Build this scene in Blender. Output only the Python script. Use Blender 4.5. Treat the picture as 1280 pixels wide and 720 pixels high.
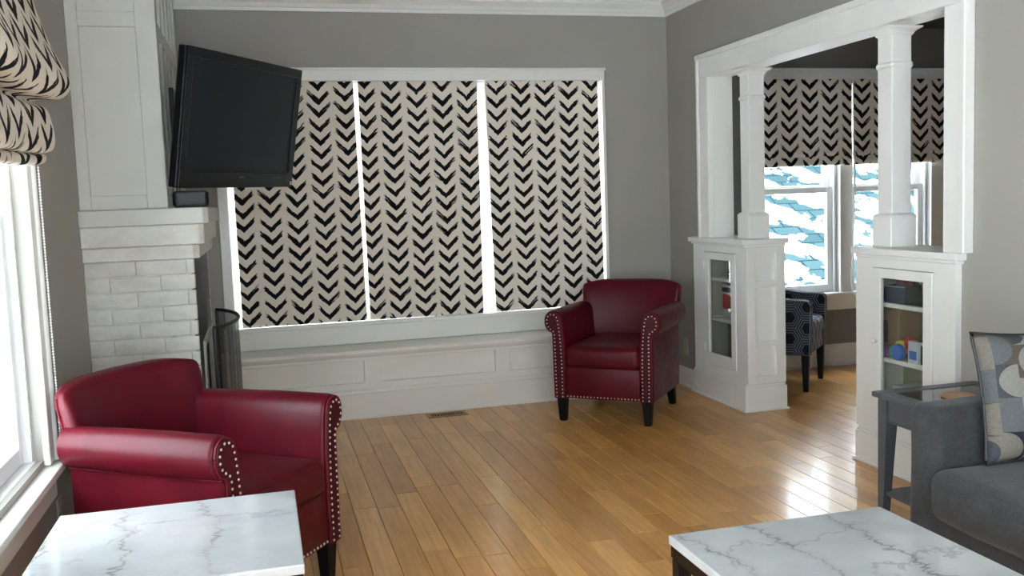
import bpy, bmesh, math, random
from mathutils import Vector, Matrix, Quaternion, noise as mnoise
random.seed(7)
for o in list(bpy.data.objects): bpy.data.objects.remove(o)
SC = bpy.context.scene
COL = SC.collection
PI = math.pi

# ------------------------------------------------------------------ camera
H = 1.38
cam_d = bpy.data.cameras.new('camera')
cam_d.sensor_width = 36.0
cam_d.lens = 1175.94 / 1280 * 36.0
cam_d.clip_start = 0.05
cam_d.clip_end = 200
cam = bpy.data.objects.new('camera', cam_d)
COL.objects.link(cam)
R_ = ((0.96501036, -0.25969014, -0.03627723), (-0.05900743, -0.08027273, -0.99502483), (0.25548606, 0.96234989, -0.09278767))
cam.matrix_world = Matrix((
    (R_[0][0], -R_[1][0], -R_[2][0], 0.0),
    (R_[0][1], -R_[1][1], -R_[2][1], 0.0),
    (R_[0][2], -R_[1][2], -R_[2][2], H),
    (0, 0, 0, 1)))
SC.camera = cam

# ------------------------------------------------------------------ world, sun, exposure
def srgb(r, g, b):
    f = lambda c: (c / 255 / 12.92) if c / 255 <= 0.04045 else ((c / 255 + 0.055) / 1.055) ** 2.4
    return (f(r), f(g), f(b), 1.0)

W = bpy.data.worlds.new('sky')
SC.world = W
W.use_nodes = True
wn = W.node_tree
bg = wn.nodes['Background']
sky = wn.nodes.new('ShaderNodeTexSky')
sky.sky_type = 'HOSEK_WILKIE'
sky.turbidity = 4.0
sky.ground_albedo = 0.6
sky.sun_direction = Vector((0.75, -0.05, 0.66)).normalized()
mixw = wn.nodes.new('ShaderNodeMix')
mixw.data_type = 'RGBA'
mixw.inputs[0].default_value = 0.75
wn.links.new(sky.outputs[0], mixw.inputs[6])
mixw.inputs[7].default_value = (0.90, 0.955, 1.0, 1)
wn.links.new(mixw.outputs[2], bg.inputs['Color'])
bg.inputs['Strength'].default_value = 3.0

sun_d = bpy.data.lights.new('sun', 'SUN')
sun_d.energy = 6.0
sun_d.angle = math.radians(1.0)
sun_d.color = (1.0, 0.97, 0.92)
sun = bpy.data.objects.new('sun', sun_d)
COL.objects.link(sun)
sun.rotation_euler = Vector((0.75, -0.05, 0.66)).to_track_quat('Z', 'Y').to_euler()

def portal(name, loc, sx, sz, direction):
    d = bpy.data.lights.new(name, 'AREA')
    d.shape = 'RECTANGLE'
    d.size = sx
    d.size_y = sz
    d.cycles.is_portal = True
    o = bpy.data.objects.new(name, d)
    COL.objects.link(o)
    o.location = loc
    o.rotation_euler = Vector(direction).to_track_quat('-Z', 'Z').to_euler()
    return o

VS = SC.view_settings
VS.view_transform = 'Standard'
VS.look = 'None'
VS.gamma = 1.0
VS.use_curve_mapping = False
VS.exposure = 2.55
SC.cycles.use_denoising = True
SC.cycles.max_bounces = 14
SC.cycles.diffuse_bounces = 7
SC.cycles.glossy_bounces = 5
SC.cycles.transparent_max_bounces = 16
SC.cycles.sample_clamp_indirect = 12.0
SC.cycles.caustics_reflective = False
SC.cycles.caustics_refractive = False

# ------------------------------------------------------------------ room numbers
XL, XR, XD = -0.743, 2.92, 3.04       # left wall, right wall, its dining side
YB, YR = 6.40, -0.8                   # back wall, rear wall
CEIL = 2.76
XE, YD, DCEIL = 6.0, 2.4, 2.60        # dining room: east wall, rear wall, ceiling
WT = 0.16                             # outer wall thickness

# ------------------------------------------------------------------ node helpers
class NT:
    def __init__(s, m):
        m.use_nodes = True
        s.t = m.node_tree
        s.b = s.t.nodes['Principled BSDF']
        s.out = s.t.nodes['Material Output']
    def n(s, kind, **kw):
        x = s.t.nodes.new(kind)
        for k, v in kw.items(): setattr(x, k, v)
        return x
    def l(s, a, b): s.t.links.new(a, b)
    def put(s, sock, v):
        if hasattr(v, 'links') or hasattr(v, 'is_linked'): s.l(v, sock)
        else: sock.default_value = v
    def m(s, op, a, b=None, c=None):
        x = s.n('ShaderNodeMath', operation=op)
        s.put(x.inputs[0], a)
        if b is not None: s.put(x.inputs[1], b)
        if c is not None: s.put(x.inputs[2], c)
        return x.outputs[0]
    def sep(s, v):
        x = s.n('ShaderNodeSeparateXYZ'); s.l(v, x.inputs[0]); return x.outputs
    def comb(s, a, b, c=0.0):
        x = s.n('ShaderNodeCombineXYZ')
        for i, v in enumerate((a, b, c)): s.put(x.inputs[i], v)
        return x.outputs[0]
    def coord(s, which='Object'): return s.n('ShaderNodeTexCoord').outputs[which]
    def mapping(s, v, scale=(1, 1, 1), loc=(0, 0, 0), rot=(0, 0, 0)):
        x = s.n('ShaderNodeMapping'); s.l(v, x.inputs[0])
        x.inputs['Scale'].default_value = scale; x.inputs['Location'].default_value = loc; x.inputs['Rotation'].default_value = rot
        return x.outputs[0]
    def noise(s, v, scale, detail=4.0, rough=0.55, dist=0.0, which=0):
        x = s.n('ShaderNodeTexNoise'); s.l(v, x.inputs['Vector'])
        x.inputs['Scale'].default_value = scale; x.inputs['Detail'].default_value = detail
        x.inputs['Roughness'].default_value = rough; x.inputs['Distortion'].default_value = dist
        return x.outputs[which]
    def white(s, v):
        x = s.n('ShaderNodeTexWhiteNoise'); x.noise_dimensions = '3D'; s.l(v, x.inputs['Vector']); return x.outputs
    def ramp(s, f, stops, interp='LINEAR'):
        x = s.n('ShaderNodeValToRGB'); s.l(f, x.inputs[0]); cr = x.color_ramp; cr.interpolation = interp
        while len(cr.elements) < len(stops): cr.elements.new(0.5)
        for e, (p, c) in zip(cr.elements, stops):
            e.position = p; e.color = c if len(c) == 4 else (*c, 1)
        return x.outputs[0]
    def mix(s, f, a, b, blend='MIX'):
        x = s.n('ShaderNodeMix', data_type='RGBA', blend_type=blend)
        s.put(x.inputs[0], f); s.put(x.inputs[6], a); s.put(x.inputs[7], b)
        return x.outputs[2]
    def remap(s, v, a, b, c, d):
        x = s.n('ShaderNodeMapRange'); s.l(v, x.inputs[0])
        for i, q in enumerate((a, b, c, d)): x.inputs[i + 1].default_value = q
        return x.outputs[0]
    def smooth(s, v, a, b):
        x = s.n('ShaderNodeMapRange', interpolation_type='SMOOTHSTEP'); s.put(x.inputs[0], v)
        x.inputs[1].default_value = a; x.inputs[2].default_value = b
        return x.outputs[0]
    def bump(s, h, strength=0.2, dist=0.01):
        x = s.n('ShaderNodeBump'); s.l(h, x.inputs['Height'])
        x.inputs['Strength'].default_value = strength; x.inputs['Distance'].default_value = dist
        s.l(x.outputs[0], s.b.inputs['Normal'])
    def base(s, c): s.put(s.b.inputs['Base Color'], c)
    def rough(s, v): s.put(s.b.inputs['Roughness'], v)
    def spec(s, v): s.b.inputs['Specular IOR Level'].default_value = v

MATS = {}
def newmat(name):
    m = bpy.data.materials.new(name); MATS[name] = m
    return m, NT(m)

def plain(name, c, rough=0.5, var=0.06, vscale=3.0, bump=0.0, bscale=60.0, spec=0.5, metal=0.0, coat=0.0, stretch=(1, 1, 1)):
    """a painted / plastic / wood surface: one colour with faint procedural variation and fine relief"""
    m, t = newmat(name)
    co = t.mapping(t.coord('Object'), scale=stretch)
    f = t.noise(co, vscale, 5)
    dark = tuple(x * (1 - var) for x in c[:3]) + (1,)
    light = tuple(min(1, x * (1 + var)) for x in c[:3]) + (1,)
    t.base(t.ramp(f, [(0.3, dark), (0.7, light)]))
    t.rough(rough); t.spec(spec)
    t.b.inputs['Metallic'].default_value = metal
    t.b.inputs['Coat Weight'].default_value = coat
    if bump: t.bump(t.noise(co, bscale, 4), bump, 0.004)
    return m

plain('wall_paint', srgb(158, 155, 147), 0.6, 0.03, 1.5, 0.12, 240)
plain('ceiling_paint', srgb(160, 158, 152), 0.7, 0.02, 1.2, 0.1, 200)
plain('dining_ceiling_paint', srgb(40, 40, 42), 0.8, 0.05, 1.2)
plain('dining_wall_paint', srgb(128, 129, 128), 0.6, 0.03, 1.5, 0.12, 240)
plain('trim_paint', srgb(230, 230, 225), 0.35, 0.03, 4.0, 0.10, 45, stretch=(1, 1, .4))
plain('bench_paint', srgb(226, 224, 216), 0.38, 0.04, 4.0, 0.12, 40, stretch=(.4, 1, 1))
plain('mantel_paint', srgb(188, 187, 179), 0.5, 0.04, 5.0, 0.25, 60)
plain('sash_paint', srgb(228, 230, 230), 0.35, 0.02, 4.0)
plain('black_wood', srgb(14, 11, 11), 0.4, 0.1, 8.0, spec=0.2)
plain('tv_plastic', srgb(11, 12, 16), 0.35, 0.03, 8.0, spec=0.25)
plain('tv_dark', srgb(8, 8, 10), 0.5, 0.03, 8.0)
plain('speaker_rim', srgb(58, 58, 60), 0.35)
plain('black_iron', srgb(14, 14, 15), 0.5, 0.1, 30.0, 0.1, 90)
plain('soot', srgb(16, 15, 14), 0.9, 0.2, 10)
plain('white_plastic', srgb(225, 225, 220), 0.4)
plain('beige_plastic', srgb(176, 172, 150), 0.45)
plain('grey_paint', srgb(80, 84, 89), 0.4, 0.05, 10, 0.05, 60)
plain('tan_wood', srgb(165, 122, 78), 0.4, 0.15, 20, stretch=(1, 8, 1))
plain('brass_nail', srgb(222, 208, 194), 0.3, 0.03, metal=0.6)
plain('steel', srgb(160, 160, 160), 0.3, metal=1.0)
plain('cabinet_inside', srgb(168, 164, 146), 0.6, 0.03)
plain('cardboard', srgb(134, 108, 80), 0.75, 0.08, 12)
plain('dark_print', srgb(40, 38, 40), 0.5, 0.2, 40)
plain('navy_plastic', srgb(34, 44, 72), 0.3)
plain('smoke_plastic', srgb(52, 52, 56), 0.2)
plain('maroon_cloth', srgb(84, 36, 44), 0.9, 0.2, 30)
plain('toy_red', srgb(190, 48, 48), 0.4)
plain('toy_orange', srgb(215, 120, 40), 0.4)
plain('toy_yellow', srgb(214, 190, 50), 0.4)
plain('toy_green', srgb(70, 160, 80), 0.4)
plain('toy_blue', srgb(52, 104, 190), 0.4)
plain('toy_purple', srgb(120, 66, 140), 0.4)
plain('pale_box', srgb(190, 198, 205), 0.45)
plain('pale_bin', srgb(120, 124, 132), 0.5)
plain('register_metal', srgb(150, 118, 80), 0.4, 0.1, 20, metal=0.3)
plain('snow', srgb(240, 244, 250), 0.8, 0.03, 2.0, 0.2, 6)
plain('siding', srgb(205, 212, 216), 0.7)

# painted brick: thick white paint on rough brick
def _brick():
    m, t = newmat('painted_brick')
    co = t.coord('Object')
    a = t.noise(co, 35, 6, 0.65); b = t.noise(t.mapping(co, scale=(1, 1, 2.2)), 9, 4, 0.6)
    t.base(t.ramp(b, [(0.3, srgb(192, 190, 182)), (0.7, srgb(210, 208, 200))]))
    t.rough(0.55)
    t.bump(t.m('ADD', t.m('MULTIPLY', a, 0.5), b), 0.55, 0.012)
_brick()

# floor planks
def _floor():
    m, t = newmat('bamboo_plank')
    info = t.n('ShaderNodeObjectInfo'); geo = t.n('ShaderNodeNewGeometry')
    rnd = t.m('FRACT', t.m('ADD', info.outputs['Random'], geo.outputs['Random Per Island']))
    co = t.coord('Generated')
    pos = geo.outputs['Position']
    off = t.comb(t.m('MULTIPLY', rnd, 37.0), t.m('MULTIPLY', rnd, 91.0), 0)
    v = t.n('ShaderNodeVectorMath', operation='ADD'); t.l(pos, v.inputs[0]); t.l(off, v.inputs[1]); p = v.outputs[0]
    grain = t.noise(t.mapping(p, scale=(60, 2.2, 1)), 1.0, 6, 0.6, 0.3)
    blot = t.noise(t.mapping(p, scale=(10, 3, 1)), 1.0, 3, 0.5)
    fleck = t.noise(t.mapping(p, scale=(34, 22, 1)), 1.0, 3, 0.6)
    c1 = t.ramp(rnd, [(0.0, srgb(202, 146, 80)), (0.3, srgb(214, 158, 88)), (0.6, srgb(222, 166, 93)), (0.85, srgb(236, 182, 106)), (1.0, srgb(208, 150, 84))])
    g = t.ramp(grain, [(0.3, (0.66, 0.62, 0.58, 1)), (0.6, (1, 1, 1, 1))])
    c2 = t.mix(0.75, c1, g, 'MULTIPLY')
    b = t.ramp(blot, [(0.3, (0.84, 0.81, 0.78, 1)), (0.65, (1.06, 1.05, 1.03, 1))])
    c3 = t.mix(0.7, c2, b, 'MULTIPLY')
    fl = t.ramp(fleck, [(0.30, (0.74, 0.68, 0.62, 1)), (0.42, (1, 1, 1, 1))])
    t.base(t.mix(0.35, c3, fl, 'MULTIPLY'))
    wear = t.noise(pos, 2.2, 4, 0.6)
    t.rough(0.285)
    t.b.inputs['Specular IOR Level'].default_value = 0.5
    t.b.inputs['Coat Weight'].default_value = 0.15
    t.b.inputs['Coat Roughness'].default_value = 0.10
    t.bump(t.m('ADD', t.m('MULTIPLY', grain, 0.35), t.noise(t.mapping(p, scale=(9, 2, 1)), 1.0, 2)), 0.05, 0.004)
_floor()

# red leather
def _leather(name, c_lo, c_hi, rough):
    m, t = newmat(name)
    co = t.coord('Object')
    f = t.noise(co, 6, 5, 0.6)
    vor = t.n('ShaderNodeTexVoronoi'); vor.inputs['Scale'].default_value = 260; t.l(co, vor.inputs['Vector'])
    t.base(t.ramp(f, [(0.3, c_lo), (0.7, c_hi)]))
    t.rough(t.remap(t.noise(co, 14, 4), 0.3, 0.7, rough, rough + 0.08))
    t.spec(0.22)
    wr = t.noise(t.mapping(co, scale=(1, 1, 1)), 9, 5, 0.6, 0.8)
    t.bump(t.m('ADD', t.m('MULTIPLY', vor.outputs['Distance'], 0.25), wr), 0.10, 0.008)
_leather('red_leather', srgb(70, 9, 20), srgb(88, 12, 26), 0.33)
_leather('red_leather_seat', srgb(72, 12, 19), srgb(86, 17, 24), 0.38)
_leather('dark_red_leather', srgb(58, 10, 19), srgb(72, 14, 24), 0.42)
_leather('piping_leather', srgb(84, 12, 24), srgb(100, 18, 30), 0.45)

# white marble with ragged grey-brown veins
def _marble():
    m, t = newmat('white_marble')
    co = t.coord('Object')
    info = t.n('ShaderNodeObjectInfo')
    r = t.m('MULTIPLY', info.outputs['Random'], 20.0)
    v = t.n('ShaderNodeVectorMath', operation='ADD'); t.l(co, v.inputs[0]); t.l(t.comb(r, r, 0.0), v.inputs[1]); co = v.outputs[0]
    x, y, z = t.sep(co)
    w1 = t.m('SUBTRACT', t.noise(t.mapping(co, scale=(1, 1, 1)), 2.2, 5, 0.6), 0.5)
    zig = t.m('SUBTRACT', t.noise(t.mapping(co, scale=(3, 34, 1)), 1.0, 3, 0.6), 0.5)
    band = t.m('ADD', t.m('ADD', t.m('MULTIPLY', x, 4.4), t.m('MULTIPLY', y, 0.7)), t.m('ADD', t.m('MULTIPLY', w1, 1.5), t.m('MULTIPLY', zig, 0.42)))
    d = t.m('ABSOLUTE', t.m('SUBTRACT', t.m('FRACT', band), 0.5))
    vein = t.smooth(d, 0.035, 0.0)
    halo = t.smooth(d, 0.22, 0.0)
    amt = t.smooth(t.noise(co, 4.0, 4), 0.38, 0.62)
    band2 = t.m('ADD', t.m('MULTIPLY', t.m('SUBTRACT', y, t.m('MULTIPLY', x, 0.45)), 3.4), t.m('MULTIPLY', t.m('SUBTRACT', t.noise(co, 3.0, 5, 0.6), 0.5), 2.6))
    d2 = t.m('ABSOLUTE', t.m('SUBTRACT', t.m('FRACT', band2), 0.5))
    vein2 = t.m('MULTIPLY', t.smooth(d2, 0.06, 0.0), 0.55)
    cloud = t.ramp(t.noise(co, 3.4, 5, 0.6), [(0.3, srgb(164, 168, 169)), (0.7, srgb(187, 190, 189))])
    c = t.mix(t.m('MULTIPLY', halo, 0.30), cloud, srgb(150, 153, 152))
    c = t.mix(t.m('MULTIPLY', vein2, amt), c, srgb(128, 131, 131))
    c = t.mix(t.m('MULTIPLY', vein, t.m('ADD', t.m('MULTIPLY', amt, 0.5), 0.15)), c, srgb(104, 97, 88))
    t.base(c); t.rough(0.14); t.spec(0.35)
_marble()

# chevron brush-stroke print on woven linen (UV in metres)
def _chevron(name, base_c, ink):
    m, t = newmat(name)
    uv = t.coord('UV')
    warp = t.noise(uv, 26, 3, 0.6, which=1)
    wv = t.n('ShaderNodeVectorMath', operation='SUBTRACT'); t.l(warp, wv.inputs[0]); wv.inputs[1].default_value = (0.5, 0.5, 0.5)
    ws = t.n('ShaderNodeVectorMath', operation='SCALE'); t.l(wv.outputs[0], ws.inputs[0]); ws.inputs['Scale'].default_value = 0.020
    wa = t.n('ShaderNodeVectorMath', operation='ADD'); t.l(uv, wa.inputs[0]); t.l(ws.outputs[0], wa.inputs[1])
    U, V, _ = t.sep(wa.outputs[0])
    px, py, k = 0.174, 0.0893, 0.98
    u = t.m('DIVIDE', U, px)
    col = t.m('FLOOR', u)
    fr = t.m('SUBTRACT', t.m('SUBTRACT', u, col), 0.5)
    a = t.m('ABSOLUTE', fr)
    am = t.m('MULTIPLY', a, px)
    cr = t.white(t.comb(col, 3.7, 0.0))[0]
    row = t.m('ADD', t.m('DIVIDE', t.m('SUBTRACT', V, t.m('MULTIPLY', am, k)), py), t.m('MULTIPLY', cr, 0.9))
    ri = t.m('FLOOR', row)
    d = t.m('SUBTRACT', row, ri)
    rc = t.white(t.comb(col, ri, 1.0))[0]
    rc2 = t.white(t.comb(col, ri, t.m('SIGN', fr)))[0]
    # stroke band with per-stroke thickness, fading to bristle streaks towards the ends
    lo = t.m('ADD', 0.18, t.m('MULTIPLY', rc, 0.08))
    hi = t.m('ADD', t.m('ADD', 0.60, t.m('MULTIPLY', rc2, 0.12)), t.m('MULTIPLY', a, -0.10))
    band = t.m('MULTIPLY', t.smooth(t.m('SUBTRACT', d, lo), -0.02, 0.02), t.smooth(t.m('SUBTRACT', hi, d), -0.02, 0.02))
    streak = t.noise(t.comb(t.m('MULTIPLY', am, 14.0), t.m('MULTIPLY', d, 13.0), t.m('ADD', t.m('MULTIPLY', col, 3.1), t.m('MULTIPLY', ri, 7.7))), 1.0, 2, 0.5)
    endl = t.m('ADD', t.m('ADD', 0.37, t.m('MULTIPLY', rc2, 0.05)), t.m('MULTIPLY', t.m('SUBTRACT', streak, 0.5), 0.28))
    ends = t.smooth(t.m('SUBTRACT', endl, a), -0.008, 0.008)
    thr = t.m('ADD', 0.22, t.m('MULTIPLY', t.m('MULTIPLY', a, rc2), 0.62))
    dry = t.smooth(t.m('SUBTRACT', streak, thr), -0.03, 0.03)
    ink_m = t.m('MULTIPLY', t.m('MULTIPLY', band, ends), dry)
    weave = t.noise(t.mapping(uv, scale=(700, 220, 1)), 1.0, 2)
    weave2 = t.noise(t.mapping(uv, scale=(220, 700, 1)), 1.0, 2)
    w = t.m('ADD', weave, weave2)
    lin = t.mix(t.remap(w, 0.7, 1.3, 0.0, 1.0), tuple(x * 0.88 for x in base_c[:3]) + (1,), base_c)
    t.base(t.mix(ink_m, lin, ink))
    t.rough(0.85); t.spec(0.2)
    t.bump(w, 0.15, 0.002)
_chevron('chevron_linen', srgb(234, 226, 212), srgb(17, 17, 18))
plain('plain_linen', srgb(200, 194, 182), 0.9, 0.05, 40)

# grey woven upholstery
def _fabric():
    m, t = newmat('grey_upholstery')
    co = t.coord('Object')
    a = t.noise(t.mapping(co, scale=(1, 1, 3)), 130, 3, 0.7); b = t.noise(co, 22, 4)
    t.base(t.ramp(t.m('ADD', t.m('MULTIPLY', a, 0.7), t.m('MULTIPLY', b, 0.3)), [(0.35, srgb(43, 44, 45)), (0.65, srgb(72, 73, 74))]))
    t.rough(0.92); t.spec(0.15)
    t.b.inputs['Sheen Weight'].default_value = 0.15
    t.bump(a, 0.35, 0.004)
_fabric()

# hexagon jacquard (UV in metres)
def _hex():
    m, t = newmat('hexagon_fabric')
    uv = t.coord('UV')
    U, V, _ = t.sep(uv)
    s = 0.155
    def cell(du, dv):
        x = t.m('ADD', t.m('DIVIDE', V, s), du); y = t.m('ADD', t.m('DIVIDE', U, s), dv)
        fx = t.m('SUBTRACT', x, t.m('ROUND', x))
        yy = t.m('DIVIDE', y, 1.7320508)
        fy = t.m('MULTIPLY', t.m('SUBTRACT', yy, t.m('ROUND', yy)), 1.7320508)
        ax, ay = t.m('ABSOLUTE', fx), t.m('ABSOLUTE', fy)
        return t.m('MAXIMUM', ax, t.m('ADD', t.m('MULTIPLY', ax, 0.5), t.m('MULTIPLY', ay, 0.8660254)))
    h = t.m('MINIMUM', cell(0.0, 0.0), cell(0.5, 0.8660254))
    c = t.ramp(h, [(0.0, srgb(18, 20, 30)), (0.25, srgb(98, 106, 118)), (0.30, srgb(46, 50, 60)), (0.37, srgb(118, 126, 138)), (0.41, srgb(40, 44, 54)), (0.47, srgb(104, 112, 124))], 'CONSTANT')
    w = t.noise(uv, 500, 2)
    t.base(t.mix(0.25, c, t.ramp(w, [(0.3, (0.5, 0.5, 0.5, 1)), (0.7, (1.3, 1.3, 1.3, 1))]), 'MULTIPLY'))
    t.rough(0.8); t.spec(0.25); t.bump(w, 0.2, 0.002)
    m2, t2 = newmat('dash_fabric')
    uv = t2.coord('UV')
    U, V, _ = t2.sep(uv)
    u = t2.m('DIVIDE', U, 0.06); cu = t2.m('FLOOR', u)
    v = t2.m('ADD', t2.m('DIVIDE', V, 0.12), t2.m('MULTIPLY', t2.m('MODULO', cu, 2.0), 0.5))
    fu = t2.m('ABSOLUTE', t2.m('SUBTRACT', t2.m('FRACT', u), 0.5)); fv = t2.m('ABSOLUTE', t2.m('SUBTRACT', t2.m('FRACT', v), 0.5))
    dd = t2.m('ADD', t2.m('MULTIPLY', fu, 1.3), t2.m('MULTIPLY', fv, 0.9))
    t2.base(t2.ramp(dd, [(0.0, srgb(22, 24, 34)), (0.36, srgb(120, 130, 146)), (0.46, srgb(70, 76, 90)), (0.54, srgb(132, 142, 156))], 'CONSTANT'))
    t2.rough(0.8); t2.spec(0.25)
_hex()

# patchwork print of the cushion (UV in metres)
def _patch():
    m, t = newmat('patchwork_print')
    U, V, _ = t.sep(t.coord('UV'))
    cw, ch = 0.066, 0.11
    u = t.m('DIVIDE', U, cw); ci = t.m('FLOOR', u); fu = t.m('SUBTRACT', u, ci)
    v = t.m('ADD', t.m('DIVIDE', V, ch), t.m('MULTIPLY', t.white(t.comb(ci, 1.0, 0.0))[0], 3.0)); vi = t.m('FLOOR', v); fv = t.m('SUBTRACT', v, vi)
    side = t.m('GREATER_THAN', t.white(t.comb(ci, vi, 5.0))[0], 0.5)
    fx = t.m('ABSOLUTE', t.m('SUBTRACT', fu, side))
    r = t.m('SQRT', t.m('ADD', t.m('POWER', t.m('MULTIPLY', fx, 0.95), 2.0), t.m('POWER', t.m('MULTIPLY', t.m('SUBTRACT', fv, 0.5), 1.75), 2.0)))
    inside = t.m('LESS_THAN', r, 0.86)
    rid = t.white(t.comb(ci, vi, t.m('ADD', inside, 9.0)))[0]
    pal = t.ramp(rid, [(0.0, srgb(44, 45, 56)), (0.17, srgb(118, 114, 105)), (0.36, srgb(88, 80, 72)), (0.53, srgb(93, 98, 100)), (0.7, srgb(70, 74, 79)), (0.84, srgb(132, 130, 123))], 'CONSTANT')
    cloth = t.noise(t.mapping(t.coord('UV'), scale=(90, 400, 1)), 1.0, 3)
    cl2 = t.noise(t.mapping(t.coord('UV'), scale=(400, 90, 1)), 1.0, 3)
    t.base(t.mix(0.8, pal, t.ramp(t.m('MULTIPLY', t.m('ADD', cloth, cl2), 0.5), [(0.38, (0.70, 0.70, 0.70, 1)), (0.62, (1.12, 1.1, 1.06, 1))]), 'MULTIPLY'))
    t.rough(0.9); t.spec(0.15); t.bump(cloth, 0.2, 0.002)
_patch()

# tv screen, clear glass, smoked glass, iron mesh, mosaic tile, shingles
def _misc():
    m, t = newmat('tv_screen'); t.base(srgb(15, 20, 26)); t.rough(0.30); t.spec(0.22)
    def thin_glass(name, tint, refl, rough=0.0):
        m, t = newmat(name)
        tr = t.n('ShaderNodeBsdfTransparent'); tr.inputs[0].default_value = tint
        gl = t.n('ShaderNodeBsdfGlossy'); gl.inputs['Roughness'].default_value = rough
        lw = t.n('ShaderNodeLayerWeight'); lw.inputs['Blend'].default_value = 0.5
        f5 = t.m('ADD', 0.04, t.m('MULTIPLY', t.m('POWER', lw.outputs['Facing'], 5.0), 0.9))
        mx = t.n('ShaderNodeMixShader')
        t.l(t.m('MULTIPLY', f5, refl), mx.inputs[0]); t.l(tr.outputs[0], mx.inputs[1]); t.l(gl.outputs[0], mx.inputs[2])
        t.l(mx.outputs[0], t.out.inputs['Surface'])
        t.t.nodes.remove(t.b)
    thin_glass('window_glass', (0.97, 0.99, 1.0, 1), 1.0)
    thin_glass('cabinet_glass', (0.93, 0.95, 0.93, 1), 1.0, 0.02)
    thin_glass('clear_bin', (0.55, 0.57, 0.62, 1), 1.5, 0.1)
    m, t = newmat('fire_mesh')
    tr = t.n('ShaderNodeBsdfTransparent'); mx = t.n('ShaderNodeMixShader')
    t.base(srgb(26, 27, 29)); t.rough(0.5)
    U, V, _ = t.sep(t.coord('UV'))
    g = lambda q: t.m('LESS_THAN', t.m('FRACT', t.m('MULTIPLY', q, 330.0)), 0.36)
    t.l(t.m('MAXIMUM', g(U), g(V)), mx.inputs[0]); t.l(tr.outputs[0], mx.inputs[1]); t.l(t.b.outputs[0], mx.inputs[2]); t.l(mx.outputs[0], t.out.inputs['Surface'])
    m, t = newmat('black_mosaic')
    co = t.coord('Object')
    vor = t.n('ShaderNodeTexVoronoi', feature='DISTANCE_TO_EDGE'); vor.inputs['Scale'].default_value = 34; t.l(co, vor.inputs['Vector'])
    t.base(t.ramp(vor.outputs['Distance'], [(0.03, srgb(34, 35, 36)), (0.08, srgb(9, 9, 11))])); t.rough(0.5); t.spec(0.3); t.bump(t.smooth(vor.outputs['Distance'], 0.0, 0.12), 0.6, 0.01)
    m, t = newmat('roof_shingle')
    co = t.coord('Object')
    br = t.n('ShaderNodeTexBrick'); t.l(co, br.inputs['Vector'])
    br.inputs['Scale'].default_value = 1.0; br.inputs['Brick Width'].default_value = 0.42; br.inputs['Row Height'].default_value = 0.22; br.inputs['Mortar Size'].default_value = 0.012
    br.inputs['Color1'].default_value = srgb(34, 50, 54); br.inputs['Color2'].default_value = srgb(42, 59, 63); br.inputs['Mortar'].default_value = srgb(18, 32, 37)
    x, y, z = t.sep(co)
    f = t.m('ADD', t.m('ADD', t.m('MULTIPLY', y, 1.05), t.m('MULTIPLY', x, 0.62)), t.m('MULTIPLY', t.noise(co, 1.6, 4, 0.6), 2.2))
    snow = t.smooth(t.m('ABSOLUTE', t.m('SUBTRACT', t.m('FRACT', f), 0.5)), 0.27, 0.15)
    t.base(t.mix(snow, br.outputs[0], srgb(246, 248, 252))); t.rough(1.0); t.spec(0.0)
_misc()

# ------------------------------------------------------------------ mesh helpers
def box(bm, x0, x1, y0, y1, z0, z1, bev=0.0, seg=2):
    r = bmesh.ops.create_cube(bm, size=1.0)
    vs = r['verts']
    for v in vs:
        v.co = Vector(((x0 + x1) / 2 + v.co.x * (x1 - x0), (y0 + y1) / 2 + v.co.y * (y1 - y0), (z0 + z1) / 2 + v.co.z * (z1 - z0)))
    if bev > 0:
        es = list({e for v in vs for e in v.link_edges})
        bmesh.ops.bevel(bm, geom=es, offset=bev, segments=seg, affect='EDGES', profile=0.5)
    return bm

def B(*a, **k):
    bm = bmesh.new(); box(bm, *a, **k); return bm

def boxes(lst, bev=0.0, seg=1):
    bm = bmesh.new()
    for b in lst: box(bm, *b, bev=bev, seg=seg)
    return bm

def loft(bm, rings, cap0=True, cap1=True, closed=True):
    vr = [[bm.verts.new(p) for p in r] for r in rings]
    n = len(rings[0])
    for i in range(len(vr) - 1):
        for j in range(n if closed else n - 1):
            k = (j + 1) % n
            bm.faces.new((vr[i][j], vr[i][k], vr[i + 1][k], vr[i + 1][j]))
    if cap0: bm.faces.new(list(reversed(vr[0])))
    if cap1: bm.faces.new(vr[-1])
    return bm

def tube(bm, pts, r, n=8, closed=False):
    pts = [Vector(p) for p in pts]
    rings = []
    up = Vector((0, 0, 1))
    for i, p in enumerate(pts):
        if closed: t = pts[(i + 1) % len(pts)] - pts[i - 1]
        else: t = pts[min(i + 1, len(pts) - 1)] - pts[max(i - 1, 0)]
        t.normalize()
        s = t.cross(up)
        if s.length < 1e-3: s = t.cross(Vector((0, 1, 0)))
        s.normalize(); w = s.cross(t)
        rings.append([p + (s * math.cos(2 * PI * k / n) + w * math.sin(2 * PI * k / n)) * r for k in range(n)])
    if closed:
        rings.append(rings[0])
        loft(bm, rings, False, False)
    else: loft(bm, rings)
    return bm

def spline(pts, m=8, closed=False):
    """Catmull-Rom through points"""
    P = [Vector(p) for p in pts]; n = len(P); out = []
    rng = range(n if closed else n - 1)
    for i in rng:
        if closed: a, b, c, d = P[i - 1], P[i], P[(i + 1) % n], P[(i + 2) % n]
        else: a, b, c, d = P[max(i - 1, 0)], P[i], P[i + 1], P[min(i + 2, n - 1)]
        for k in range(m):
            t = k / m
            out.append(0.5 * ((2 * b) + (c - a) * t + (2 * a - 5 * b + 4 * c - d) * t * t + (3 * b - 3 * c + d - a) * t ** 3))
    if not closed: out.append(P[-1])
    return out

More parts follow.
